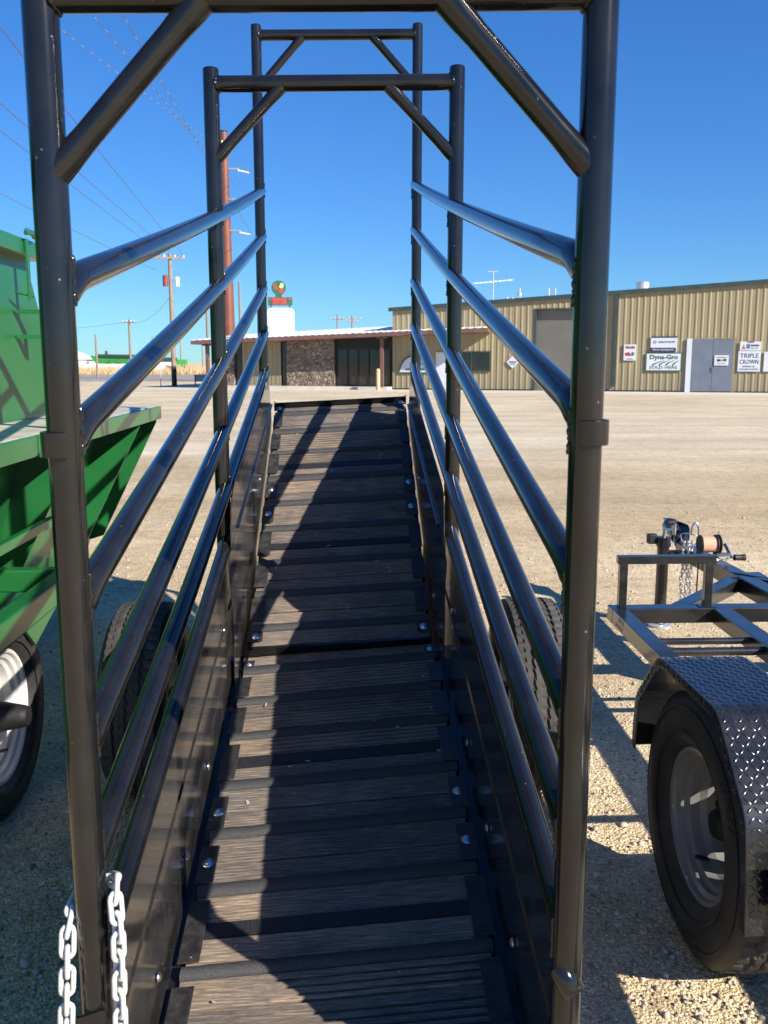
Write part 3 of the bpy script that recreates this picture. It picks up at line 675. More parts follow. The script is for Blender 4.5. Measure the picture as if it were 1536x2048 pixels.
for p in cp[1:]:
    acc += (p-last).length; last = p
    if acc >= .0295: marks.append(p); acc = 0
for k in range(len(marks)-1):
    a, b = marks[k], marks[k+1]; d = (b-a).normalized()
    side = d.cross(Vector((.25, 1, .05))).normalized(); other = d.cross(side)
    nrm = (side*.86+other*.5) if k % 2 == 0 else (other*.86-side*.5)
    link(mb, (a+b)/2, d, nrm, .0425, .0185, .0041)
single('hanging_chain', 'white coated chain looped around the left entry post of the black chute', 'chain', mb, 'chain', (px, 1.31, .30))

# ------------------------------------------------------------------ utility trailer to the right
TR = Thing('utility_trailer', 'black open frame utility trailer with a diamond plate fender and a winch on its tongue', 'trailer', (1.9, 2.1, 0))
dx = .0182
def tp(x, y, z): return (x+dx*(y-3.75), y, z)
ZT = .45; TB = .066  # frame, tongue, jack and winch coordinates baked after scaling about the camera
def beam(name, a, b, w=TB, h=TB, mat='trailer'):
    mb = MB(); mb.bar(a, b, w, h); return TR.part(name, mb, mat, bevel=.004)
zb = ZT-TB/2
beam('front_beam', tp(1.144, 3.78, zb), tp(2.78, 3.78, zb), .077, .066)
left_beam = beam('side_beam', tp(1.180, 3.741, zb-.001), tp(1.180, .35, zb-.001), .070, .066)
beam('side_beam', tp(2.744, 3.741, zb-.001), tp(2.744, .35, zb-.001), .070, .066)
beam('inner_beam', tp(1.625, 3.741, zb-.0015), tp(1.625, .384, zb-.0015), .080, .066); beam('inner_beam', tp(2.30, 3.741, zb-.0015), tp(2.30, .384, zb-.0015), .080, .066)
beam('rear_beam', tp(1.216, .35, zb), tp(2.708, .35, zb))
for y, r in ((3.374, .014), (3.245, .017), (2.91, .017), (2.3, .017), (1.6, .016), (1.0, .016)):
    mb = MB(); mb.tube([tp(1.21, y, ZT-.03), tp(2.72, y, ZT-.03)], r, 12); TR.part('cross_rod', mb, 'trailer')
# tongue and braces
tip = Vector((1.971, 5.14, zb)); 
beam('tongue_beam', tuple(tip), tp(1.97, 3.64, zb+.004), .080, .080)
beam('tongue_brace', (1.462, 3.813, zb-.003), (1.928, 4.316, zb-.003), .070, .066); beam('tongue_brace', (2.517, 3.813, zb-.003), (2.013, 4.338, zb-.003), .070, .066)
mb = MB(); mb.prism([(1.928, 4.348, ZT+.010), (2.056, 4.209, ZT+.010), (2.067, 4.348, ZT+.010)], (0, 0, 0), (0, 0, .004)); TR.part('gusset_plate', mb, 'trailer')
# headache rail on the front beam
hr = MB(); hr.bar(tp(1.165, 3.77, .662), tp(1.594, 3.77, .662), .036, .036); rail = TR.part('front_rail', hr, 'trailer', bevel=.003)
for x in (1.192, 1.566):
    mb = MB(); mb.bar(tp(x, 3.77, ZT), tp(x, 3.77, .645), .034, .034, (0, 1, 0)); TR.part('rail_upright', mb, 'trailer', bevel=.003)
mb = MB()
for z in (ZT+.0015,): mb.bb(tp(1.532, 3.745, z-.001), tp(1.601, 3.797, z+.003))
TR.part('foot_plate', mb, 'trailer')
# jack
JX, JY = 1.800, 4.98
mb = MB(); mb.tube([(JX, JY, .12), (JX, JY, .520)], .033, 24); mb.lathe([(.467, .033), (.469, .041), (.520, .041), (.523, .036), (.525, .001)], (JX, JY, 0), 'z', 24, 0, True, True); jk = TR.part('tongue_jack', mb, 'trailer')
mb = MB(); mb.tube([(JX, JY, .02), (JX, JY, .14)], .025, 20); mb.lathe([(.0, .065), (.012, .065), (.016, .03)], (JX, JY, 0), 'z', 24, 0, True, True); TR.part('jack_leg', mb, 'galv', jk)
mb = MB(); mb.tube([(JX, JY, .523), (JX+.005, JY, .563)], .011, 12); mb.bar((JX-.01, JY, .563), (JX+.07, JY-.01, .568), .016, .012); mb.tube([(JX+.055, JY-.01, .536), (JX+.055, JY-.01, .600)], .010, 12); TR.part('jack_crank', mb, ['zinc'], jk); mb = MB(); mb.box((JX-.060, JY+.02, .509), (.05, .05, .055)); TR.part('wiring_plug', mb, ['dark'], jk, bevel=.005); mb = MB(); mb.bb((JX+.03, JY-.03, .40), (1.94, JY+.03, .44)); TR.part('jack_gap_bracket', mb, 'trailer', jk)  # bracket added to bridge the gap between jack and tongue
mb = MB(); mb.tube([(JX+.02, JY+.0, .603), (JX+.065, JY, .606)], .017, 14); TR.part('crank_knob', mb, ['dark'], jk)
# coupler and shackles
mb = MB(); mb.prism([(1.928, 5.119, .429), (2.013, 5.119, .429), (2.019, 5.141, .535), (1.992, 5.376, .535), (1.949, 5.376, .535), (1.922, 5.141, .535)], (0, .02, 0), (0, .05, .02)); mb.tube([(1.96, 5.184, .480), (1.971, 5.355, .52)], [.042, .048], 16); TR.part('coupler', mb, 'trailer', bevel=.004)
mb = MB(); mb.tube([(2.035+.022*math.cos(a), 5.119, .525+.05*math.sin(a)) for a in np.linspace(-.4, 3.5, 14)], .007, 8); TR.part('shackle', mb, 'zinc')
mb = MB()
for cxo in (0, .028, .05):
    z = .493
    k = 0
    while z > .11:
        link(mb, (1.896+cxo+.004*math.sin(z*40+cxo*99), 4.927, z), (0, 0, 1), (1, 0, 0) if k % 2 else (0, 1, 0), .03, .017, .003); z -= .0225; k += 1
TR.part('safety_chain', mb, 'zinc')
mb = MB(); mb.tube(smoothpath([(1.928, 5.034, .482), (1.906, 4.991, .536), (1.96, 4.927, .541), (1.981, 4.948, .493), (1.928, 4.969, .461)], 8), .004, 8); TR.part('wiring_loop', mb, 'galv')
mb = MB(); mb.tube([(1.917, 4.755, .461), (1.912, 4.745, .322), (1.908, 4.734, .129)], .004, 8); TR.part('wiring_lead', mb, 'dark')
# winch
WX, WYc, WZ = 1.955, 4.734, .5275
mb = MB()
for x in (-.043, .043): mb.lathe([(x-.003, .004), (x-.003, .052), (x+.003, .052), (x+.003, .004)], (WX, WYc, WZ), 'x', 36, 0, True, True)
mb.box((WX-.045, WYc+.0, ZT+.03), (.006, .07, .07)); mb.box((WX+.047, WYc, ZT+.03), (.006, .07, .07)); mb.box((WX, WYc, ZT+.008), (.10, .08, .008)); wn = TR.part('winch_frame', mb, 'dark', bevel=.001)
mb = MB(); mb.lathe([(-.04, .043), (.04, .043)], (WX, WYc, WZ), 'x', 36); TR.part('winch_strap', mb, 'strap', wn)
mb = MB(); mb.lathe([(.054, .003), (.054, .05), (.060, .052), (.062, .046), (.062, .003)], (WX, WYc, WZ), 'x', 44, 0, True, True)
for k in range(44):
    a = 2*math.pi*k/44; mb.box((WX+.057, WYc+.053*math.cos(a), WZ+.053*math.sin(a)), (.007, .004, .004))
TR.part('winch_gear', mb, 'dark', wn)
mb = MB(); mb.bar((WX+.03, WYc-.05, .480), (WX+.10, WYc-.06, .485), .03, .016); mb.bar((WX+.085, WYc-.02, .536), (WX+.11, WYc-.07, .467), .012, .02); mb.tube([(WX+.05+.04*math.cos(a), WYc-.07, .477+.025*math.sin(a)) for a in np.linspace(2.8, 5.9, 10)], .007, 8); TR.part('winch_handle', mb, 'zinc', wn)
mb = MB(); mb.lathe([(0, .012), (.002, .017), (.01, .0165), (.012, .015), (.02, .0165), (.022, .015), (.03, .0165), (.032, .015), (.04, .0165), (.055, .018), (.062, .018), (.064, .001)], (WX+.115, WYc-.07, .469), 'x', 20, 0, True); TR.part('handle_grip', mb, 'dark', wn)
# fender: folded diamond plate
FX0, FX1 = .838, 1.066
prof = [(2.495, .39), (2.485, .545), (2.315, .722), (1.925, .722), (1.745, .545), (1.712, .30)]
pr2 = [prof[0]]
for i in range(1, len(prof)-1):
    a, b, c_ = (np.array(prof[i-1]), np.array(prof[i]), np.array(prof[i+1])); la = min(.035, .4*np.linalg.norm(a-b)); lb = min(.035, .4*np.linalg.norm(c_-b)); p0 = b+(a-b)/np.linalg.norm(a-b)*la; p1 = b+(c_-b)/np.linalg.norm(c_-b)*lb
    for t in (0, .33, .67, 1): q = (1-t)**2*p0+2*t*(1-t)*b+t*t*p1; pr2.append((float(q[0]), float(q[1])))
prof = pr2+[prof[-1]]
fm = MB()
def fenpt(i, t, x, h):
    a = Vector((0, *prof[i])); b = Vector((0, *prof[i+1])); d = (b-a).normalized(); n = Vector((0, d.z, -d.y)); n = n if i < 2 or n.z > -.5 else -n
    if n.z < 0 and i != 0: n = -n
    if i == 0: n = Vector((0, 1, 0))
    if i == 4: n = Vector((0, -1, .14)).normalized()
    p = a+(b-a)*t+n*h; return (x, p.y, p.z)
inner = []
cyf, czf = 2.105, .34
rows = [(y, z) for y, z in prof]; inn = [(cyf+(y-cyf)*.985, czf+(z-czf)*.988) for y, z in prof]
n = len(rows); vs = [(x, y, z) for x in (FX0, FX1) for (y, z) in rows+inn]; m2 = 2*n
fs = []
for i in range(n-1): fs += [(i, i+1, m2+i+1, m2+i), (n+i, m2+n+i, m2+n+i+1, n+i+1), (i, n+i, n+i+1, i+1), (m2+i, m2+i+1, m2+n+i+1, m2+n+i)]
fs += [(0, m2, m2+n, n), (n-1, 2*n-1, m2+2*n-1, m2+n-1)]
fm.add(vs, fs)
lip = [(cyf+(y-cyf)*.925, czf+(z-czf)*.935) for y, z in prof]; vs = [(x, y, z) for x in (FX0-.0015, FX0+.003) for (y, z) in rows+lip]
fs = []
for i in range(n-1): fs += [(i, n+i, n+i+1, i+1), (m2+i, m2+i+1, m2+n+i+1, m2+n+i), (n+i, m2+n+i, m2+n+i+1, n+i+1), (i, i+1, m2+i+1, m2+i)]
fm.add(vs, fs); fen = TR.part('fender', fm, 'trailer', bevel=.006)
lz = MB()
def loz(P0, e1, e2, nr, L=.0108, Wd=.0030, H=.0015):
    vs = [P0-e1*L, P0-e1*L*.4+e2*Wd, P0+e1*L*.4+e2*Wd, P0+e1*L, P0+e1*L*.4-e2*Wd, P0-e1*L*.4-e2*Wd, P0-e1*L*.55+nr*H, P0+e1*L*.55+nr*H]
    lz.add(vs, [(0, 6, 1), (1, 6, 7, 2), (2, 7, 3), (3, 7, 4), (4, 7, 6, 5), (5, 6, 0)], 0, True)
for i in range(1, n-1):
    a = Vector((0, *prof[i])); b = Vector((0, *prof[i+1])); ln = (b-a).length; d = (b-a)/ln
    nr = Vector((0, -d.z, d.y)); nr = nr if nr.dot(a+(b-a)/2-Vector((0, cyf, czf))) > 0 else -nr
    st = .0182; ku = int(ln/st); kx = int((FX1-FX0)/st)
    for u in range(ku):
        for q in range(kx):
            p = a+d*(st*(u+.5)+(ln-ku*st)/2)+Vector((FX0+st*(q+.5)+.004, 0, 0))+nr*.0004; X = Vector((1, 0, 0))
            sg = 1 if (u+q) % 2 else -1; e1 = (X+d*sg).normalized(); e2 = (X-d*sg).normalized(); loz(p, e1, e2, nr)
for i in range(1, n-2):
    a = Vector((FX0-.0018, (prof[i][0]*.55+lip[i][0]*.45), (prof[i][1]*.55+lip[i][1]*.45))); b = Vector((FX0-.0018, prof[i+1][0]*.55+lip[i+1][0]*.45, prof[i+1][1]*.55+lip[i+1][1]*.45)); d = (b-a); ln = d.length; d = d/ln; q = d.cross(Vector((1, 0, 0))); k = max(1, int(ln/.018))
    for u in range(k): sg = 1 if u % 2 else -1; loz(a+d*ln*(u+.5)/k, (d+q*sg).normalized(), (d-q*sg).normalized(), Vector((-1, 0, 0)))
TR.part('diamond_tread', lz, 'trailer', fen)
for xx in (FX1-.004,):
    mb = MB(); mb.bar((1.075, 2.45, .50), (1.075, 1.76, .50), .02, .05); TR.part('fender_bracket', mb, 'trailer')
mb = MB(); mb.bb((.875, 1.69, .36), (.99, 1.703, .47)); mb.bb((.935, 1.66, .34), (.96, 1.69, .47)); TR.part('tail_lamp_bracket', mb, 'dark', bevel=.004)
wheel(TR, (.9625, 2.11, .34), .34, .205, .187, -1, 'rimgrey', 8, .105, 'dark', 1, .07)
wheel(TR, (2.86, 2.11, .34), .34, .205, .187, 1, 'rimgrey', 8, .085, 'dark', 1, .07)
def ringtext(txt, c, rad, size, a0, sgn):
    vs_all = MB(); a = a0
    for ch in txt:
        if ch == ' ': a -= size*.55/rad; continue
        cu = bpy.data.curves.new('t', 'FONT'); cu.body = ch; cu.size = size; cu.extrude = .0012; cu.resolution_u = 2; cu.align_x = 'CENTER'; cu.offset = size*.015
        tmp = bpy.data.objects.new('t', cu); COL.objects.link(tmp); me = bpy.data.meshes.new_from_object(tmp.evaluated_get(bpy.context.evaluated_depsgraph_get())); bpy.data.objects.remove(tmp)
        xs = [v.co.x for v in me.vertices]; w = max(xs)-min(xs); a -= (w/2+size*.07)/rad
        er = Vector((0, math.cos(a), math.sin(a))); et = Vector((0, math.sin(a), -math.cos(a)))
        vs_all.add([Vector(c)+er*(rad+v.co.y)+et*v.co.x*1.0+Vector((sgn*v.co.z, 0, 0)) for v in me.vertices], [tuple(p.vertices) for p in me.polygons]); a -= (w/2+size*.07)/rad
        bpy.data.meshes.remove(me)
    return vs_all
tt = next(o for o in TR.o.children if o.name.startswith('tyre'))
for txt, a0 in (('ST205/75R15', -1.25), ('RADIAL', 2.75)):
    TR.part('raised_lettering', ringtext(txt, (.9625-.1035, 2.11, .34), .268, .030, a0, -1), 'tread', tt)
mb = MB(); mb.bar((1.02, 2.11, .34), (2.80, 2.11, .34), .06, .06); mb.bar((1.15, 2.11, .34), (1.15, 2.11, .40), .05, .05, (0, 1, 0)); mb.bar((2.71, 2.11, .34), (2.71, 2.11, .40), .05, .05, (0, 1, 0)); TR.part('axle', mb, 'trailer')
fo = fen.copy(); COL.objects.link(fo); fo.parent = TR.o; fo.location = (2.86-.9625, 0, 0)
# maker's plate scratched in pale letters on the frame corner
tl = Thing.__new__(Thing); tl.o = TR.o; tl.off = TR.off
def sidetext(s, size, y, z):
    cu = bpy.data.curves.new('t', 'FONT'); cu.body = s; cu.size = size; cu.align_x = 'LEFT'; cu.extrude = .0006; cu.resolution_u = 1
    tmp = bpy.data.objects.new('t', cu); COL.objects.link(tmp); me = bpy.data.meshes.new_from_object(tmp.evaluated_get(bpy.context.evaluated_depsgraph_get())); bpy.data.objects.remove(tmp)
    for v in me.vertices: v.co = Vector((tp(1.144, y, 0)[0]-v.co.z-.0016, y-v.co.x, z+v.co.y))-TR.off
    me.materials.clear(); me.materials.append(M['galv']); o = bpy.data.objects.new('lettering', me); COL.objects.link(o); o.parent = left_beam
sidetext('HEAVY', .026, 3.655, .421); sidetext('DUTY AG', .022, 3.685, .392)

# ------------------------------------------------------------------ green implement to the left
GN = Thing('grain_feeder', 'green steel hopper cart with a flared lip, upper bin and silver road wheel', 'farm cart', (-1.9, 3.4, 0))
# lip flange
mb = MB(); LY0, LY1 = 1.2, 5.52
mb.bb((-1.112, LY0, 1.166), (-1.10, LY1, 1.24)); mb.bb((-2.9, LY0, 1.226), (-1.112, LY1, 1.238)); mb.bb((-2.9, LY1-.012, 1.166), (-1.112, LY1, 1.226)); GN.part('flared_lip', mb, 'green', bevel=.004)
mb = MB(); mb.bb((-1.104, 3.30, 1.16), (-1.0965, 3.32, 1.243)); GN.part('lip_splice', mb, 'green')
mb = MB(); mb.bb((-2.8, LY0+.05, 1.2385), (-1.125, LY1-.02, 1.2425)); GN.part('ledge_top', mb, 'ledge')
# upper bin tapering upward at its end
def bin_poly(x0, x1, xt0, xt1):
    return
mb = MB(); vs = [(-1.45, 1.2, 1.242), (-1.45, 4.80, 1.242), (-2.7, 4.80, 1.242), (-2.7, 1.2, 1.242), (-1.47, 1.2, 1.99), (-1.47, 4.39, 1.99), (-2.68, 4.39, 1.99), (-2.68, 1.2, 1.99)]
mb.add(vs, [(0, 1, 5, 4), (1, 2, 6, 5), (2, 3, 7, 6), (3, 0, 4, 7), (4, 5, 6, 7)]); bn = GN.part('upper_bin', mb, 'green', bevel=.006)
mb = MB(); mb.bb((-2.76, 1.15, 1.965), (-1.395, 4.47, 2.035)); ld = GN.part('bin_lid', mb, 'green', bevel=.008)
mb = MB(); mb.bar((-1.385, 4.17, 2.03), (-1.385, 4.17, 1.77), .03, .008, (1, 0, 0)); mb.tube([(-1.37, 4.12, 2.05), (-1.36, 4.17, 2.055), (-1.37, 4.23, 2.045)], .01, 10); mb.tube([(-1.42, 4.10, 1.80), (-1.38, 4.2, 1.79)], .007, 8); GN.part('lid_latch', mb, ['green'], ld)
mb = MB(); mb.tube([(-1.372, 4.14, 2.062), (-1.37, 4.25, 2.058)], .012, 10); GN.part('latch_pin', mb, 'zinc', ld)
mb = MB()
for z in (1.725, 1.615): mb.bb((-1.455, 4.17, z-.012), (-1.335, 4.215, z+.004))
mb.bb((-1.343, 4.17, 1.603), (-1.332, 4.215, 1.729)); GN.part('grab_step', mb, 'green')
# lower hull recessed below the lip, with tapered rib plates
def hull(z): return -1.34-.28*(1.17-z)
mb = MB(); zt, zl = 1.225, .40
vs = [(hull(zt), 1.3, zt), (hull(zt), 5.46, zt), (hull(zl), 1.3, zl), (hull(zl), 5.46, zl), (-2.6, 5.46, zt), (-2.3, 5.46, zl), (-2.6, 1.3, zt), (-2.3, 1.3, zl)]
mb.add(vs, [(0, 1, 3, 2), (1, 4, 5, 3), (4, 6, 7, 5), (6, 0, 2, 7), (2, 3, 5, 7)]); GN.part('hopper_hull', mb, 'green', bevel=.005)
for yr in (2.45, 3.84, 5.0, 5.45):
    mb = MB(); mb.prism([(-1.118, yr, 1.222), (-1.118, yr, 1.15), (-1.46, yr, .47), (hull(.44)-.01, yr, .44), (hull(1.222)-.01, yr, 1.222)], (0, 0, 0), (0, .008, 0)); GN.part('hull_rib', mb, 'green')
mb = MB(); mb.bar((-1.235, 2.2, .84), (-1.235, 3.83, .84), .03, .04); GN.part('hull_brace', mb, 'green', bevel=.004)
# chassis beam and fender plate
mb = MB(); mb.bar((-1.10, 1.2, .655), (-1.10, 3.58, .655), .07, .09); mb.bar((-1.12, 3.54, .655), (-1.6, 3.54, .655), .07, .09); GN.part('chassis_beam', mb, 'green', bevel=.008)
mb = MB(); mb.prism([(-1.09, 3.02, .61), (-1.09, 3.42, .61), (-1.09, 3.12, .52)], (-.012, 0, 0), (0, 0, 0)); GN.part('gusset_plate', mb, 'green')
mb = MB(); mb.bar((-2.3, 1.2, .655), (-2.3, 4.6, .655), .07, .09); mb.bar((-1.24, 2.92, .337), (-2.5, 2.92, .337), .09, .09); mb.bar((-1.45, 2.92, .38), (-1.45, 2.92, .62), .08, .08, (0, 1, 0)); mb.bar((-2.3, 2.92, .38), (-2.3, 2.92, .62), .08, .08, (0, 1, 0)); GN.part('undercarriage', mb, 'green')
wheel(GN, (-1.215, 2.92, .337), .337, .21, .215, 1, 'rimwhite', 8, .075, 'dark', 0, .16)
wheel(GN, (-2.55, 2.92, .337), .337, .21, .215, -1, 'rimwhite', 8, .075, 'dark', 0, .16)

# ------------------------------------------------------------------ buildings
FO = Vector((2.639, 50.62, 0)); FA = math.atan2(-.337, .942)
def fw(u, w=0, z=0):   # facade frame to world; w towards the yard
    return FO + Vector((math.cos(FA)*u, math.sin(FA)*u, 0)) + Vector((math.sin(FA)*w, -math.cos(FA)*w, 0)) + Vector((0, 0, z))
apr = MB()
apr.add([fw(-14, 4.5, .005), fw(46, 4.5, .005), fw(46, -.2, .005), fw(-14, -.2, .005)], [(0, 1, 2, 3)]); structure('concrete_apron', apr, 'apron')
WH = Thing('warehouse', 'tan ribbed metal warehouse with a dark sloping roof edge across the yard', 'building', tuple(FO), FA, local=True)
roofz = lambda u: 4.31+.0535*min(u, 23)-.0535*max(0, u-23)
def ribwall(mb, u0, u1, y, zlo, zhi, pitch=.31):
    # ribbed sheet facing -y (towards the yard), in facade frame
    prof = []; u = u0
    while u < u1-1e-6:
        for du, dy in ((0, 0), (.19, 0), (.215, -.02), (.275, -.02)):
            if u+du < u1: prof.append((u+du, y+dy))
        u += pitch
    prof.append((u1, y)); vs = []; fs = []
    for (a, b) in prof: vs += [(a, b, zlo(a)), (a, b, zhi(a))]
    for i in range(len(prof)-1): fs.append((2*i, 2*i+2, 2*i+3, 2*i+1))
    mb.add(vs, fs)
mb = MB(); z0 = lambda u: 0.0
ribwall(mb, 0, 7.83, 0, z0, roofz); ribwall(mb, 7.83, 10.82, 0, lambda u: 4.17, roofz); ribwall(mb, 10.82, 46, 0, z0, roofz)
mb.add([(0, 0, 0), (0, 30, 0), (0, 30, roofz(0)), (0, 0, roofz(0))], [(0, 3, 2, 1)]); mb.add([(46, 0, 0), (46, 30, 0), (46, 30, roofz(46)), (46, 0, roofz(46))], [(0, 1, 2, 3)])
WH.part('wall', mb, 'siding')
mb = MB(); mb.add([(-.15, -.12, 4.36), (23, -.12, 4.36+.0535*23.15), (46.15, -.12, 4.36), (-.15, 30, 4.36), (23, 30, 4.36+.0535*23.15), (46.15, 30, 4.36)], [(0, 1, 4, 3), (1, 2, 5, 4)]); rf = WH.part('roof', mb, 'roofwhite')
mb = MB()
for a, b in (((-.2, 4.29), (23, 4.29+.0535*23.2)), ((23, 4.29+.0535*23.2), (46.2, 4.29))):
    mb.prism([(a[0], -.16, a[1]-.07), (b[0], -.16, b[1]-.07), (b[0], -.16, b[1]+.13), (a[0], -.16, a[1]+.13)], (0, 0, 0), (0, .12, 0))
WH.part('roof_trim', mb, 'trim', rf)
mb = MB(); mb.bb((7.55, .30, 0), (11.05, .33, 4.4)); 
for k in range(46): mb.bb((7.83, .275, .02+k*.09), (10.82, .30, .08+k*.09))
rd_ = WH.part('roller_door', mb, 'roller'); mb = MB(); mb.bb((7.73, -.05, 0), (7.83, .28, 4.17)); mb.bb((10.82, -.05, 0), (10.92, .28, 4.17)); mb.bb((7.73, -.055, 4.17), (10.92, .28, 4.25)); WH.part('door_frame', mb, 'trim', rd_)
mb = MB(); mb.bb((11.80, -.15, .25), (11.93, -.045, 4.86)); 
for z in (.6, 2.1, 3.6): mb.bb((11.77, -.155, z), (11.96, -.04, z+.05))
WH.part('downspout', mb, 'trim')
mb = MB(); mb.bb((3.78, -.06, 1.05), (5.38, -.04, 2.01)); wn_ = WH.part('window', mb, 'glass'); mb = MB()
for a, b in (((3.70, 2.01), (5.46, 2.07)), ((3.70, .99), (5.46, 1.05)), ((3.70, 1.05), (3.78, 2.01)), ((5.38, 1.05), (5.46, 2.01)), ((4.40, 1.05), (4.46, 2.01))): mb.bb((a[0], -.085, a[1]), (b[0], -.04, b[1]))
WH.part('window_frame', mb, 'trim', wn_)
mb = MB(); mb.bb((2.47, -.07, .03), (3.22, -.04, 2.02)); wd = WH.part('side_door', mb, 'signwhite'); mb = MB(); mb.bb((3.10, -.10, .95), (3.15, -.07, 1.05)); WH.part('door_handle', mb, 'zinc', wd)
mb = MB(); mb.bb((15.62, -.09, .06), (16.585, -.045, 2.62)); mb.bb((16.60, -.085, .06), (17.55, -.045, 2.60)); dd = WH.part('double_door', mb, 'doorgrey', bevel=.01)
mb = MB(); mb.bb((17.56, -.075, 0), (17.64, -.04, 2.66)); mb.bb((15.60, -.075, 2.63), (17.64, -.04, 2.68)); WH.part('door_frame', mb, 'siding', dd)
mb = MB(); mb.bb((15.36, -.10, 0), (15.61, -.05, 2.66)); WH.part('door_jamb', mb, 'signwhite', dd)
mb = MB(); mb.bb((16.54, -.11, 1.0), (16.57, -.09, 1.25)); WH.part('door_handle', mb, 'trim', dd)
mb = MB(); mb.bb((0, -.05, 0), (7.7, -.037, .07)); mb.bb((10.95, -.05, 0), (15.3, -.037, .07)); mb.bb((17.7, -.06, 0), (46, -.037, .06)); WH.part('base_shade_strip', mb, 'dark')  # dark strips stand in for the shadow line at the wall foot
for u, w, r, h in ((13.0, -3.2, .34, .62), (10.55, -3, .6, .35), (16.6, -3, .24, .25)):
    t = roofz(u)+.12; mb = MB()
    if r < .5: mb.lathe([(t-.1, r*.55), (t+h*.30, r*.55), (t+h*.32, r), (t+h*.92, r), (t+h, r*.6), (t+h+.02, .01)], (u, -w, 0), 'z', 24, 0, True, True)
    else: mb.lathe([(t-.1, r), (t+.08, r), (t+h*.8, r*.4), (t+h, .02)], (u, -w, 0), 'z', 20, 0, True, True)
    WH.part('roof_vent', mb, 'galv', rf)
for u, h in ((8.05, .78), (8.40, .72), (6.45, .9), (5.75, .45), (6.05, .40)):
    mb = MB(); mb.tube([(u, 3, roofz(u)), (u, 3, roofz(u)+h)], .05 if h > .6 else .08, 10)
    if h < .5 or u == 6.45: mb.lathe([(roofz(u)+h*.45, .05), (roofz(u)+h*.5, .12), (roofz(u)+h*.7, .12), (roofz(u)+h*.72, .04)], (u, 3, 0), 'z', 12)
    WH.part('vent_pipe', mb, 'galv', rf)
def blocks(th, n, w, h, pos, mat, seed=1, name='print'):
    r = random.Random(seed); mb = MB(); x = pos[0]-w/2; cw = w/n
    base = MB(); vs = []
    for k in range(n):
        hh = h*r.uniform(.75, 1); a = x+k*cw+cw*.08; b_ = x+(k+1)*cw-cw*.08
        vs += [(a, pos[2]-h/2), (a, pos[2]-h/2+hh), (b_, pos[2]-h/2+hh), (b_, pos[2]-h/2)]
    poly = [(p[0], pos[1], p[1]) for p in vs]+[(x+w, pos[1], pos[2]-h/2-.004), (x, pos[1], pos[2]-h/2-.004)]
    mb.prism(poly, (0, 0, 0), (0, .003, 0)); return th.part(name, mb, mat)
# signs on the warehouse front, each a thing of its own
def signboard(u0, u1, z0, z1, label, base='signwhite', border=None, name='wall_sign'):
    loc = fw((u0+u1)/2, .05, z0); th = Thing(name, label, 'sign', tuple(loc), FA, local=True); w = u1-u0; h = z1-z0
    mb = MB(); mb.bb((-w/2, -.03, 0), (w/2, 0, h)); th.part('board', mb, base)
    if border:
        mb = MB()
        for a, b in (((-w/2-.02, -.02), (w/2+.02, .02)), ((-w/2-.02, h-.02), (w/2+.02, h+.02)), ((-w/2-.02, .02), (-w/2+.02, h-.02)), ((w/2-.02, .02), (w/2+.02, h-.02))): mb.bb((a[0], -.036, a[1]), (b[0], .002, b[1]))
        th.part('border', mb, border)
    return th, w, h
th, w, h = signboard(12.32, 12.93, 1.58, 2.38, 'small white portrait sign with red lettering and a dark red and green picture', border=None)
blocks(th, 6, .46, .13, (0, -.034, .66), 'inkred', 2); blocks(th, 7, .3, .05, (0, -.034, .08), 'inkred', 3)
mb = MB(); mb.prism([(-.24, 0, .24), (.04, 0, .22), (.02, 0, .38), (-.1, 0, .42), (-.24, 0, .36)], (0, -.034, 0), (0, -.028, 0)); th.part('picture', mb, 'inkred'); mb = MB(); mb.prism([(.05, 0, .22), (.2, 0, .25), (.22, 0, .4), (.1, 0, .43), (.06, 0, .34)], (0, -.034, 0), (0, -.028, 0)); th.part('picture', mb, 'inkgreen')
th, w, h = signboard(13.62, 14.90, 2.02, 2.77, 'white and navy banner sign stacked above the field picture sign')
mb = MB(); mb.bb((-w/2, -.036, 0), (w/2-.05, -.002, .19)); th.part('band', mb, 'navy'); mb = MB(); mb.bb((-w/2+.02, -.036, h-.07), (w/2, -.002, h)); th.part('band', mb, 'navy')
textpart(th, 'ARROWQUIP', .13, (.12, -.034, .47), 'ink', width=.82); textpart(th, 'Farmers Ag Supply LLC', .10, (-.02, -.04, .095), 'signwhite', width=1.0, bold=True)
mb = MB(); mb.lathe([(-.004, .085), (-.004, .05)], (-.44, -.032, .47), 'y', 6, 0, False); th.part('emblem', mb, 'ink')
th, w, h = signboard(13.44, 15.13, 1.07, 1.94, 'white sign with big dark letters over green field furrows, below the navy banner', border='signgreen')
textpart(th, 'Dyna-Gro', .30, (0, -.034, h-.20), 'ink', width=1.36, bold=True); textpart(th, 'SOLD HERE', .20, (0, -.034, .16), 'ink', width=1.34)
for k in range(4):
    mb = MB(); a = -.58+.33*k; L = .62-.10*k; up = []
    for q in range(9):
        t = q/8; up.append((a+L*t, -.034, .29+.22*(t**.6)))
    lo = [(p[0]+.055*(1-i/8)+.02, -.034, p[2]-.05*(1-i/8)-.008) for i, p in enumerate(up)]
    mb.prism(up+lo[::-1], (0, 0, 0), (0, .004, 0)); th.part('furrow', mb, 'inkgreen')
th, w, h = signboard(16.69, 17.35, 1.33, 1.83, 'small white notice with dark print mounted on the grey double door')
th.o.location = fw((16.69+17.35)/2, .093, 1.33); blocks(th, 12, .5, .045, (0, -.034, .40), 'roller', 4); blocks(th, 3, .17, .12, (-.13, -.034, .26), 'dark', 5); blocks(th, 3, .15, .12, (.16, -.034, .27), 'dark', 6); blocks(th, 2, .08, .10, (.02, -.034, .26), 'inkred', 7); blocks(th, 10, .4, .03, (0, -.034, .1), 'roller', 8)
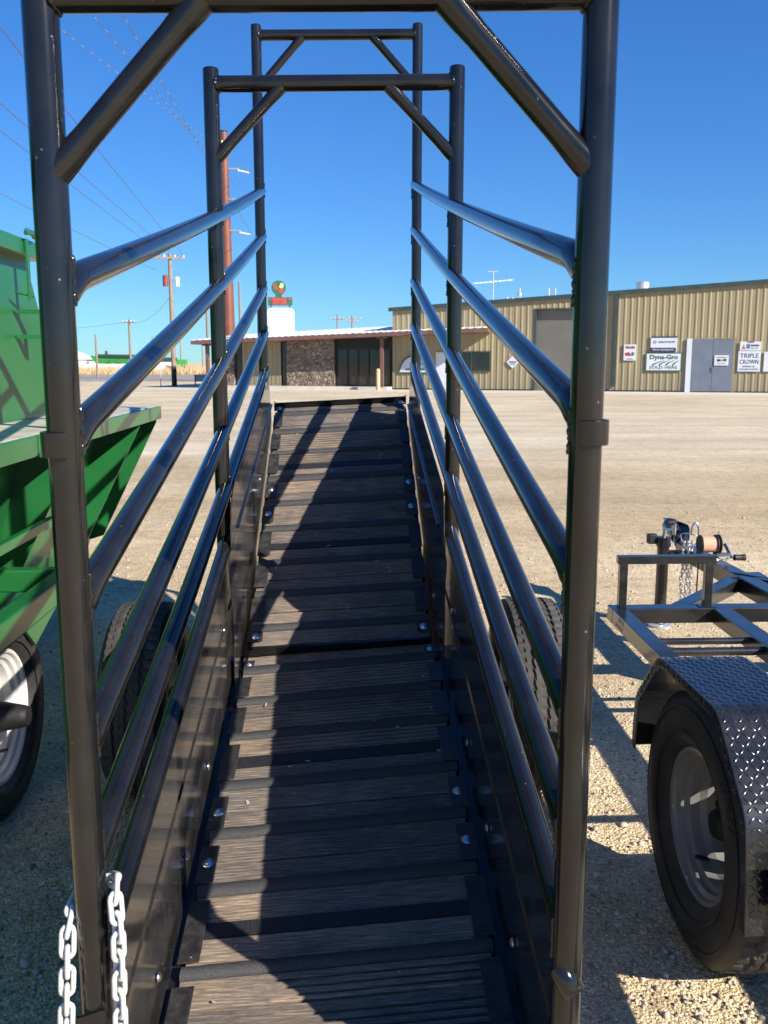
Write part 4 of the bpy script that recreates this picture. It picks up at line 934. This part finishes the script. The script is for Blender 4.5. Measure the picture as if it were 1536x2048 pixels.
th, w, h = signboard(17.84, 18.81, 2.06, 2.49, 'white banner sign with an orange triangle and teal block, above the tall letter sign', border=None)
mb = MB(); mb.prism([(-.40, 0, .06), (-.22, 0, .06), (-.31, 0, .30)], (0, -.035, 0), (0, -.03, 0)); th.part('emblem', mb, 'inkorange'); mb = MB(); mb.bb((-.19, -.035, .09), (-.02, -.03, .31)); th.part('emblem', mb, 'inkteal')
blocks(th, 6, .38, .09, (.20, -.035, .25), 'ink', 9); blocks(th, 3, .12, .05, (.1, -.035, .12), 'inkgreen', 10); blocks(th, 3, .12, .05, (.28, -.035, .12), 'inkteal', 11); mb = MB(); mb.bb((-.15, -.035, .37), (.15, -.03, .43)); th.part('band', mb, 'inkred')
th, w, h = signboard(17.79, 18.82, 1.04, 2.035, 'square white sign with two rows of tall dark letters, right of the grey door')
textpart(th, 'TRIPLE', .30, (0, -.034, .76), 'ink', width=.84); textpart(th, 'CROWN', .30, (0, -.034, .46), 'ink', width=.86); textpart(th, 'NUTRITION, INC.', .09, (0, -.034, .24), 'ink', width=.6); textpart(th, 'INTELLIGENT NUTRITION', .09, (0, -.034, .11), 'inkteal', width=.86)
th, w, h = signboard(18.97, 19.98, 1.04, 2.0, 'white sign with a round green and blue emblem at the right edge of the view')
mb = MB(); mb.lathe([(-.036, .28), (-.036, .001)], (.02, 0, .62), 'y', 32, 0, False); th.part('emblem', mb, 'inkgreen'); mb = MB(); mb.prism([(.02+.27*math.cos(a), 0, .62+.27*math.sin(a)) for a in np.linspace(math.pi*1.08, math.pi*1.92, 14)], (0, -.042, 0), (0, -.038, 0)); th.part('emblem', mb, 'navy'); blocks(th, 5, .5, .09, (.1, -.034, .2), 'inkteal', 12)
# diamond placard and arched sign
loc = fw(6.65, .05, 1.5); th = Thing('hazard_placard', 'small pale diamond placard on the tan wall left of the roller door', 'placard', tuple(loc), FA, local=True)
mb = MB(); mb.prism([(0, 0, -.34), (.34, 0, 0), (0, 0, .34), (-.34, 0, 0)], (0, -.03, 0), (0, 0, 0)); th.part('board', mb, 'signwhite'); mb = MB(); mb.bb((-.2, -.036, -.03), (.2, -.031, .03)); mb.bb((-.14, -.036, -.13), (.14, -.031, -.09)); th.part('print', mb, 'navy')
loc = fw(1.35, .05, .93); th = Thing('arched_sign', 'pale half round sign with a green rim beside the glazed entrance', 'sign', tuple(loc), FA, local=True)
arc = [(.92*math.cos(a), 0, .92*math.sin(a)) for a in np.linspace(0, math.pi, 28)]
mb = MB(); mb.prism(arc, (0, -.03, 0), (0, 0, 0)); th.part('board', mb, 'signwhite'); mb = MB(); mb.tube([(p[0], -.03, p[2]) for p in arc]+[arc[0]], .035, 8); th.part('border', mb, 'signgreen')
blocks(th, 5, .7, .14, (0, -.034, .48), 'roller', 13); blocks(th, 9, 1.2, .12, (0, -.034, .18), 'ink', 14)
# low office with deep eave
OF = Thing('office_building', 'low office with a white metal roof, dark eave, rubble stone walls and dark glazing', 'building', tuple(FO), FA, local=True)
eav = lambda u: 2.66+.0315*(u+11.6)
wy = 0.0
def wallbox(name, mat, u0, u1, t=.25, z0=.15, z1=2.95, y=wy, bev=0): 
    mb = MB(); mb.bb((u0, y, z0), (u1, y+t, z1)); return OF.part(name, mb, mat)
wallbox('stone_wall', 'rubble', -10.85, -9.62, .5, y=wy-.12); wallbox('stone_wall', 'rubble', -6.26, -3.40, .5, y=wy-.12)
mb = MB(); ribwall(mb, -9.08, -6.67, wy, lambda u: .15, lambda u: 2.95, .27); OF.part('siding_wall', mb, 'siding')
for a, b in ((-9.62, -9.08), (-6.67, -6.26)): wallbox('window', 'glass', a, b, .1, y=wy+.12)
gl = wallbox('glazed_entrance', 'glass', -3.40, -.02, .1, y=wy+.12, z1=2.95); mb = MB()
for u in (-3.30, -2.65, -2.02, -1.40, -.78, -.1): mb.bb((u-.03, wy+.06, .15), (u+.03, wy+.115, 2.2))
mb.bb((-3.4, wy+.055, 2.18), (-.02, wy+.115, 2.3)); mb.bb((-3.4, wy+.055, .15), (-.02, wy+.115, .25)); OF.part('mullion', mb, 'dark', gl)
mb = MB(); mb.bb((-3.4, wy+.07, 2.31), (-.02, wy+.112, 2.95)); OF.part('transom_panel', mb, 'dark', gl)
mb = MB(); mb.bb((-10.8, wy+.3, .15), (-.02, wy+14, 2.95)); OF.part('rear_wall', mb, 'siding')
u0, u1 = -11.7, 5.5
mb = MB(); e0, e1, em = eav(u0), eav(u1), eav(0)
def rib_roof():
    vs = []; fs = []; us = np.linspace(u0, -.03, 90)
    for i, u in enumerate(us):
        k = .03 if i % 3 == 0 else 0
        vs += [(u, -1.25, eav(u)+.05+k), (u, 5.0, eav(u)+.55+.12*(u-u0)/12+k), (u, 16, eav(u)+.1+k)]
    for i in range(len(us)-1): o = i*3; fs += [(o, o+3, o+4, o+1), (o+1, o+4, o+5, o+2)]
    mb.add(vs, fs)
    vs = []; fs = []; us = np.linspace(-.03, u1, 42)
    for i, u in enumerate(us):
        k = .03 if i % 3 == 0 else 0; vs += [(u, -1.25, eav(u)+.05+k), (u, -.03, eav(u)+.17+k)]
    for i in range(len(us)-1): o = i*2; fs += [(o, o+2, o+3, o+1)]
    mb.add(vs, fs)
rib_roof(); rf2 = OF.part('roof', mb, 'roofwhite')
mb = MB(); mb.prism([(u0, -1.26, e0-.16), (u1, -1.26, e1-.16), (u1, -1.26, e1+.045), (u0, -1.26, e0+.045)], (0, -.02, 0), (0, .04, 0)); mb.prism([(u0, -1.2, e0-.155), (u0, 15, e0-.155), (u0, 15, e0+.05), (u0, 4, e0+.45), (u0, -1.2, e0+.045)], (-.02, 0, 0), (.02, 0, 0)); mb.prism([(u1, -1.2, e1-.155), (u1, -.06, e1-.155), (u1, -.06, e1+.15), (u1, -1.2, e1+.045)], (-.02, 0, 0), (.02, 0, 0)); OF.part('eave_fascia', mb, 'fascia', rf2)
mb = MB(); mb.prism([(u0+.02, -1.22, e0-.14), (-.03, -1.22, em-.14), (-.03, .3, em-.14), (u0+.02, .3, e0-.14)], (0, 0, -.02), (0, 0, 0)); mb.prism([(-.03, -1.22, em-.14), (u1-.02, -1.22, e1-.14), (u1-.02, -.045, e1-.14), (-.03, -.045, em-.14)], (0, 0, -.02), (0, 0, 0)); OF.part('soffit', mb, 'fascia', rf2)
for u in (-.36, -10.9):
    mb = MB(); mb.bb((u-.09, -.9, .15), (u+.09, -.72, eav(u)-.16)); mb.bb((u-.3, -.9, eav(u)-.26), (u+.3, -.72, eav(u)-.165)); OF.part('porch_post', mb, 'fascia')
mb = MB(); mb.bb((-11.2, -.95, -.1), (-.03, 1.6, .15)); OF.part('porch_slab', mb, 'apron')
mb = MB(); bl = fw(-.33, 1.6); mb.tube([(0, 0, 0), (0, 0, 1.07)], .11, 20); mb.lathe([(1.07, .11), (1.12, .09), (1.15, .05), (1.16, .002)], (0, 0, 0), 'z', 20)
o = mkobj('bollard', mb, 'tan'); o.location = bl; o['label'] = 'tan painted bollard standing before the dark glazed entrance'; o['category'] = 'bollard'
# antenna on the warehouse roof
ap = fw(5.05, -2.5); th = Thing('roof_antenna', 'spindly pale television antenna on a thin mast above the tan warehouse', 'antenna', (ap.x, ap.y, 4.6), 0)
mb = MB(); mb.tube([(ap.x, ap.y, 4.5), (ap.x, ap.y, 6.45)], .035, 8); mb.tube([(ap.x-.3, ap.y, 6.42), (ap.x+.3, ap.y, 6.45)], .03, 6); th.part('mast', mb, 'galv')
mb = MB(); mb.tube([(ap.x-1.1, ap.y, 5.78), (ap.x+1.1, ap.y, 5.98)], .035, 8)
for k in range(9):
    x = ap.x-1.05+k*.26; z = 5.785+k*.0237; mb.tube([(x, ap.y-.5, z), (x, ap.y+.5, z)], .018, 6)
th.part('boom', mb, 'insul')
# roadside sign behind the office
sp = Vector((-4.6, 67.5, 0)); th = Thing('roadside_sign', 'tall shop sign, white cabinet below a red name plate and round red and green emblem', 'sign', tuple(sp), 0)
mb = MB(); x0, x1, zz0, zz1 = -5.55, -3.62, 3.0, 5.36
def rrect(x0, x1, z0, z1, r, n=6):
    P = []
    for cx_, cz_, a0 in ((x1-r, z1-r, 0), (x0+r, z1-r, 90), (x0+r, z0+r, 180), (x1-r, z0+r, 270)):
        for k in range(n+1): a = R(a0+90*k/n); P.append((cx_+r*math.cos(a), 0, cz_+r*math.sin(a)))
    return P
mb.prism(rrect(x0, x1, zz0, zz1, .3), (0, 67.3, 0), (0, 67.8, 0)); th.part('cabinet', mb, 'white')
mb = MB(); mb.tube([(p[0], 67.3, p[2]) for p in rrect(x0+.14, x1-.14, zz0+.14, zz1-.14, .22)], .03, 6, closed=True); th.part('cabinet_trim', mb, 'galv')
mb = MB(); mb.bb((-5.5, 67.45, 5.55), (-3.75, 67.6, 6.12)); npz = th.part('name_plate', mb, 'signgreen'); mb = MB(); mb.bb((-5.2, 67.42, 5.58), (-4.15, 67.44, 6.08)); mb.bb((-4.05, 67.42, 5.9), (-3.85, 67.44, 6.05)); mb.bb((-5.45, 67.42, 5.9), (-5.28, 67.44, 6.05)); th.part('plate_lettering', mb, 'signred', npz)
mb = MB(); mb.lathe([(-.06, .001), (-.06, .52), (.06, .52), (.06, .001)], (-4.72, 67.5, 6.78), 'y', 32, 0, False, True); mb.bb((-4.95, 67.45, 6.1), (-4.5, 67.55, 6.4)); em_ = th.part('emblem', mb, 'signgreen')
mb = MB(); mb.prism([(-5.1, 67.42, 6.9), (-4.95, 67.42, 7.1), (-4.75, 67.42, 6.75), (-4.3, 67.42, 6.65), (-4.35, 67.42, 6.42), (-4.6, 67.42, 6.4), (-4.8, 67.42, 6.62), (-5.05, 67.42, 6.7)], (0, 0, 0), (0, .015, 0)); th.part('emblem_shape', mb, 'signred', em_)
mb = MB(); mb.prism([(-4.7, 67.42, 6.82), (-4.55, 67.42, 7.12), (-4.38, 67.42, 7.08), (-4.36, 67.42, 6.85), (-4.5, 67.42, 6.72)], (0, -.02, 0), (0, -.004, 0)); th.part('emblem_shape', mb, 'yellowgreen', em_)
mb = MB(); 
for x in (-5.3, -3.95): mb.tube([(x, 67.55, 5.3), (x, 67.55, 5.6)], .05, 8)
mb.tube([(-4.6, 67.55, 0), (-4.6, 67.55, 3.1)], .16, 14); th.part('support', mb, 'trim')

# ------------------------------------------------------------------ poles and wires
def wood_pole(x, y, h, label, arm=None, r=.14, tar=False, cans=(), group=None):
    th = Thing('utility_pole', label, 'utility pole', (x, y, 0), 0, group)
    mb = MB(); mb.tube([(x, y, 0), (x, y, h*.5), (x, y, h)], [r, r*.9, r*.75], 14); th.part('shaft', mb, 'pole')
    if tar: mb = MB(); mb.tube([(x, y, 0), (x, y, 1.25)], r*1.05, 14); th.part('tarred_base', mb, 'tar')
    for (zz, L, yaw_) in (arm or ()):
        mb = MB(); c, s_ = math.cos(yaw_), math.sin(yaw_); mb.bar((x-c*L/2, y-s_*L/2-r, zz), (x+c*L/2, y+s_*L/2-r, zz), .10, .12); a = th.part('crossarm', mb, 'pole')
        for q in (-.46, -.16, .18, .46): b = MB(); p = (x+c*L*q, y+s_*L*q-r, zz); b.lathe([(p[2]+.06, .03), (p[2]+.1, .055), (p[2]+.16, .05), (p[2]+.2, .02)], (p[0], p[1], 0), 'z', 10); th.part('insulator', b, 'insul', a)
    for (ox, zz, rr_, hh, mt) in cans:
        mb = MB(); mb.lathe([(zz, .02), (zz, rr_), (zz+hh, rr_), (zz+hh+.05, rr_*.6), (zz+hh+.06, .01)], (x+ox, y-.1, 0), 'z', 18, 0, True, True); th.part('transformer', mb, mt)
    return th
GP = 'distant utility poles along the road'
wood_pole(-10.57, 57.44, 8.0, 'weathered wooden pole with crossarm, two transformers and a black tarred base', ((7.72, 1.85, .25),), .15, True, ((-.30, 6.05, .16, .62, 'transf'), (.42, 6.05, .15, .5, 'insul')))
wood_pole(-20.9, 91.0, 5.6, 'distant wooden pole with one short crossarm beyond the road, right of the green machinery', ((5.3, 1.2, 0),), .13)
wood_pole(-24.2, 91.1, 4.15, 'distant bare pole rising just right of the white shed beyond the road', None, .11)
wood_pole(-10.1, 90.5, 9.1, 'tall thin grey pole just right of the rust brown monopole', None, .14)
wood_pole(-13.3, 90.6, 6.3, 'mid height bare wooden pole left of the office eave', None, .16)
for k, (x, y, h) in enumerate(((-44, 250, 7.8), (-38.5, 252, 7.2), (-35, 255, 7.5), (-51, 248, 8.2))):
    wood_pole(x, y, h, 'far thin utility pole on the horizon behind the dry grass', None, .2, group=GP)
wood_pole(-.9, 120, 7.6, 'far pole with short crossarm just above the white office roof, left of its twin', ((7.0, 1.6, 0),), .12); wood_pole(1.0, 120, 7.4, 'far pole with doubled crossarms above the white office roof, beside the warehouse', ((7.0, 2.4, .2), (6.7, 1.6, .2)), .12)
MX, MY = -9.35, 75.5
th = Thing('transmission_monopole', 'tall rust brown steel monopole with pale horizontal insulators behind the office', 'monopole', (MX, MY, 0))
mb = MB(); mb.tube([(MX, MY, 0), (MX, MY, 19.3)], [.56, .27], 24); th.part('shaft', mb, 'rust'); mb = MB(); mb.lathe([(19.28, .27), (19.28, .30), (19.36, .30), (19.36, .01)], (MX, MY, 0), 'z', 20, 0, True, True); th.part('cap', mb, 'dark')
for z in (16.5, 14.2, 11.8):
    a = MB(); xo = MX+.3; a.tube([(xo, MY-.1, z), (xo+.85, MY-.3, z-.05)], .09, 10); ins = th.part('insulator_arm', a, 'galv'); b = MB()
    pts = [(xo+.8+.06*k, MY-.3, z-.15-.012*k) for k in range(15)]; b.tube(pts, [.05 if k % 2 else .095 for k in range(15)], 10); th.part('insulator', b, 'insul', ins)
for z in (14.6, 12.2, 9.6):
    b = MB(); b.tube([(MX-.3, MY-.3, z), (MX-.52, MY-.45, z+.04)], [.06, .11], 10); th.part('insulator', b, 'insul')
b = MB(); b.bb((MX-.14, MY-.32, 17.4), (MX-.04, MY-.27, 18.6)); th.part('marker_strip', b, 'yellowgreen')
def wire(name, label, a, b, sag=.3, r=.012, beads=0, n=40):
    a = Vector(a); b = Vector(b); pts = [a+(b-a)*(k/n)-Vector((0, 0, sag*4*(k/n)*(1-k/n))) for k in range(n+1)]
    th = Thing(name, label, 'wire', tuple(a)); mb = MB(); mb.tube(pts, r, 6); th.part('conductor', mb, 'wire')
    if beads:
        mb = MB()
        for k in range(beads):
            t = (k+.5)/beads; p = a+(b-a)*t-Vector((0, 0, sag*4*t*(1-t))); d = (b-a).normalized(); mb.tube([p-d*.22, p-d*.1, p, p+d*.1, p+d*.22], [.008, .020, .012, .020, .008], 6)
        th.part('bird_diverter', mb, 'diverter')
def ext(a, p, z, t):  # continue from the pole through point p and on past it
    a = Vector(a); p = Vector((*p, z)); q = a+(p-a)*t; q.z = z; return q
P0 = (-10.57, 57.3)
wire('power_line', 'uppermost dark wire running from the wooden pole over the left entry post', (-9.75, 57.5, 7.9), ext((-9.75, 57.5, 7.9), (-6.2, 16.6), 7.6, 1.25), .05)
wire('power_line', 'second dark wire from the wooden pole, crossing the chute post below the top brace', (-10.3, 57.4, 7.9), ext((-10.3, 57.4, 7.9), (-8.1, 21.6), 7.6, 1.2), .05)
wire('power_line', 'third dark wire from the wooden pole, close under the second', (-10.9, 57.3, 7.9), ext((-10.9, 57.3, 7.9), (-9.1, 24.4), 7.6, 1.2), .05)
wire('power_line', 'lowest dark wire from the wooden pole, heading toward the green bin', (-11.4, 57.2, 7.0), ext((-11.4, 57.2, 7.0), (-11.6, 31), 7.2, 1.2), .05)
for (z, nm, px_, py_) in ((16.35, 'leftmost beaded line', -12.6, 44.5), (14.0, 'middle beaded line', -9.0, 36.0), (11.65, 'rightmost beaded line', -6.4, 27.8)):
    a = Vector((MX+2.0, MY-.3, z)); wire('transmission_line', f'{nm} of three with pale bird diverters strung from the monopole', a, ext(a, (px_, py_), z, 1.35), .15, .016, 44)
wire('power_line', 'faint far wire hanging between the distant road poles', (-20.9, 90.9, 5.4), (-10.8, 60, 6.0), .8, .012); wire('power_line', 'far slack wire leaving the crossarm pole to the left', (-20.9, 90.9, 5.35), (-48, 95, 5.6), 1.0, .015)

# ------------------------------------------------------------------ far left field, equipment and shed
def grass_field():
    n = 5200; x = rng.uniform(-62, -9, n); clump = .5+.5*np.sin(x*.55)*np.sin(x*.23+1); y = 114+rng.random(n)*14
    h = (.35+.9*rng.random(n))*(.55+.8*clump); lean = rng.normal(0, .22, (n, 2)); w = .05+.05*rng.random(n)
    V = np.zeros((n, 3, 3)); V[:, 0] = np.stack([x-w, y, np.zeros(n)], 1); V[:, 1] = np.stack([x+w, y+.02, np.zeros(n)], 1); V[:, 2] = np.stack([x+lean[:, 0], y+lean[:, 1], h], 1)
    me = bpy.data.meshes.new('dry_grass'); me.from_pydata(V.reshape(-1, 3).tolist(), [], [(3*i, 3*i+1, 3*i+2) for i in range(n)]); me.materials.append(M['straw']); o = bpy.data.objects.new('dry_grass', me); COL.objects.link(o); o['kind'] = 'stuff'
grass_field()
be = MB(); sheet(be, -140, 10, 112.2, 136, .012); structure('verge', be, 'straw')
th = Thing('white_fence', 'long low white sheet fence behind the dry grass at far left', 'fence', (-45, 140, 0)); mb = MB()
ribwall(mb, -62, -27, 140, lambda u: 0, lambda u: 1.25, 1.2); th.part('sheet', mb, 'white'); mb = MB()
for k in range(14): mb.bb((-62+k*2.7, 140.02, 0), (-61.9+k*2.7, 140.15, 1.35))
th.part('fence_posts', mb, 'galv', kind=None)
th = Thing('storage_shed', 'small white shed with a pitched roof at the left horizon', 'shed', (-43.5, 150, 0)); mb = MB(); mb.bb((-47, 147, 0), (-40.6, 153, 1.9)); th.part('wall', mb, 'white'); mb = MB(); mb.prism([(-47.4, 146.8, 1.9), (-40.2, 146.8, 1.9), (-43.8, 146.8, 3.3)], (0, 0, 0), (0, 6.4, 0)); th.part('roof', mb, 'roofwhite')
th = Thing('grain_cart', 'distant green grain cart parked behind the white fence', 'farm cart', (-36, 145, 0)); mb = MB(); mb.add([(-39.3, 144, 2.45), (-33, 144, 2.45), (-38.3, 144.4, 1.0), (-33.8, 144.4, 1.0), (-39.3, 147, 2.45), (-33, 147, 2.45), (-38.3, 146.6, 1.0), (-33.8, 146.6, 1.0)], [(0, 1, 3, 2), (4, 6, 7, 5), (0, 2, 6, 4), (1, 5, 7, 3), (2, 3, 7, 6)]); th.part('hopper', mb, 'greenfar')
mb = MB(); mb.bar((-38, 143.9, 2.55), (-31.6, 143.9, 2.45), .35, .3); mb.tube([(-37, 145, 2.4), (-37, 145, 3.2)], .2, 10); th.part('auger', mb, 'trim'); mb = MB(); mb.tube([(-36.6, 143.7, .7), (-36.6, 144.4, .7)], .7, 20); mb.tube([(-35, 143.7, .7), (-35, 144.4, .7)], .7, 20); th.part('wheel', mb, 'dark')
th = Thing('flatbed_implement', 'distant dark and white implement on the horizon left of the wooden pole', 'farm implement', (-28, 145, 0)); mb = MB(); mb.bb((-30, 144, .9), (-26.6, 146, 1.5)); th.part('bed', mb, 'white'); mb = MB(); mb.bb((-29.8, 144.2, 1.5), (-26.2, 145.6, 2.2)); th.part('load', mb, 'trim'); mb = MB(); mb.bb((-26.1, 144.2, .6), (-24.6, 145.6, 1.9)); th.part('cab', mb, 'greenfar'); mb = MB()
for x in (-29, -27.4, -25.2): mb.tube([(x, 143.8, .5), (x, 144.3, .5)], .5, 16)
th.part('wheel', mb, 'dark')
# small road sign, white rack
rs = (-11.4, 57.4); th = Thing('road_sign', 'small square road sign on a thin steel post by the yard entrance', 'sign', (rs[0], rs[1], 0)); mb = MB(); mb.tube([(rs[0], rs[1], 0), (rs[0], rs[1], 2.3)], .03, 8); th.part('post', mb, 'galv'); mb = MB(); mb.prism([(rs[0], rs[1]-.05, 1.75), (rs[0]+.26, rs[1]-.05, 2.02), (rs[0], rs[1]-.05, 2.29), (rs[0]-.26, rs[1]-.05, 2.02)], (0, -.01, 0), (0, .01, 0)); th.part('plate', mb, 'signwhite')
wr = (-8.75, 59.5); th = Thing('pipe_rack', 'low white pipe rack on the ground left of the office', 'rack', (wr[0], wr[1], 0)); mb = MB()
for k in range(4): mb.tube([(wr[0]-.95, wr[1]+.1*k, .62+.02*k), (wr[0]+1.6, wr[1]+.4+.3*k, .62+.02*k)], .035, 8)
mb.bb((wr[0]-.9, wr[1]+.35, .25), (wr[0]+1.6, wr[1]+.5, .58)); th.part('rails', mb, 'white')
for q in (-.9, -.1, .7, 1.5): mb = MB(); mb.tube([(wr[0]+q, wr[1]+.2, 0), (wr[0]+q, wr[1]+.2, .62)], .035, 8); th.part('leg', mb, 'trim')
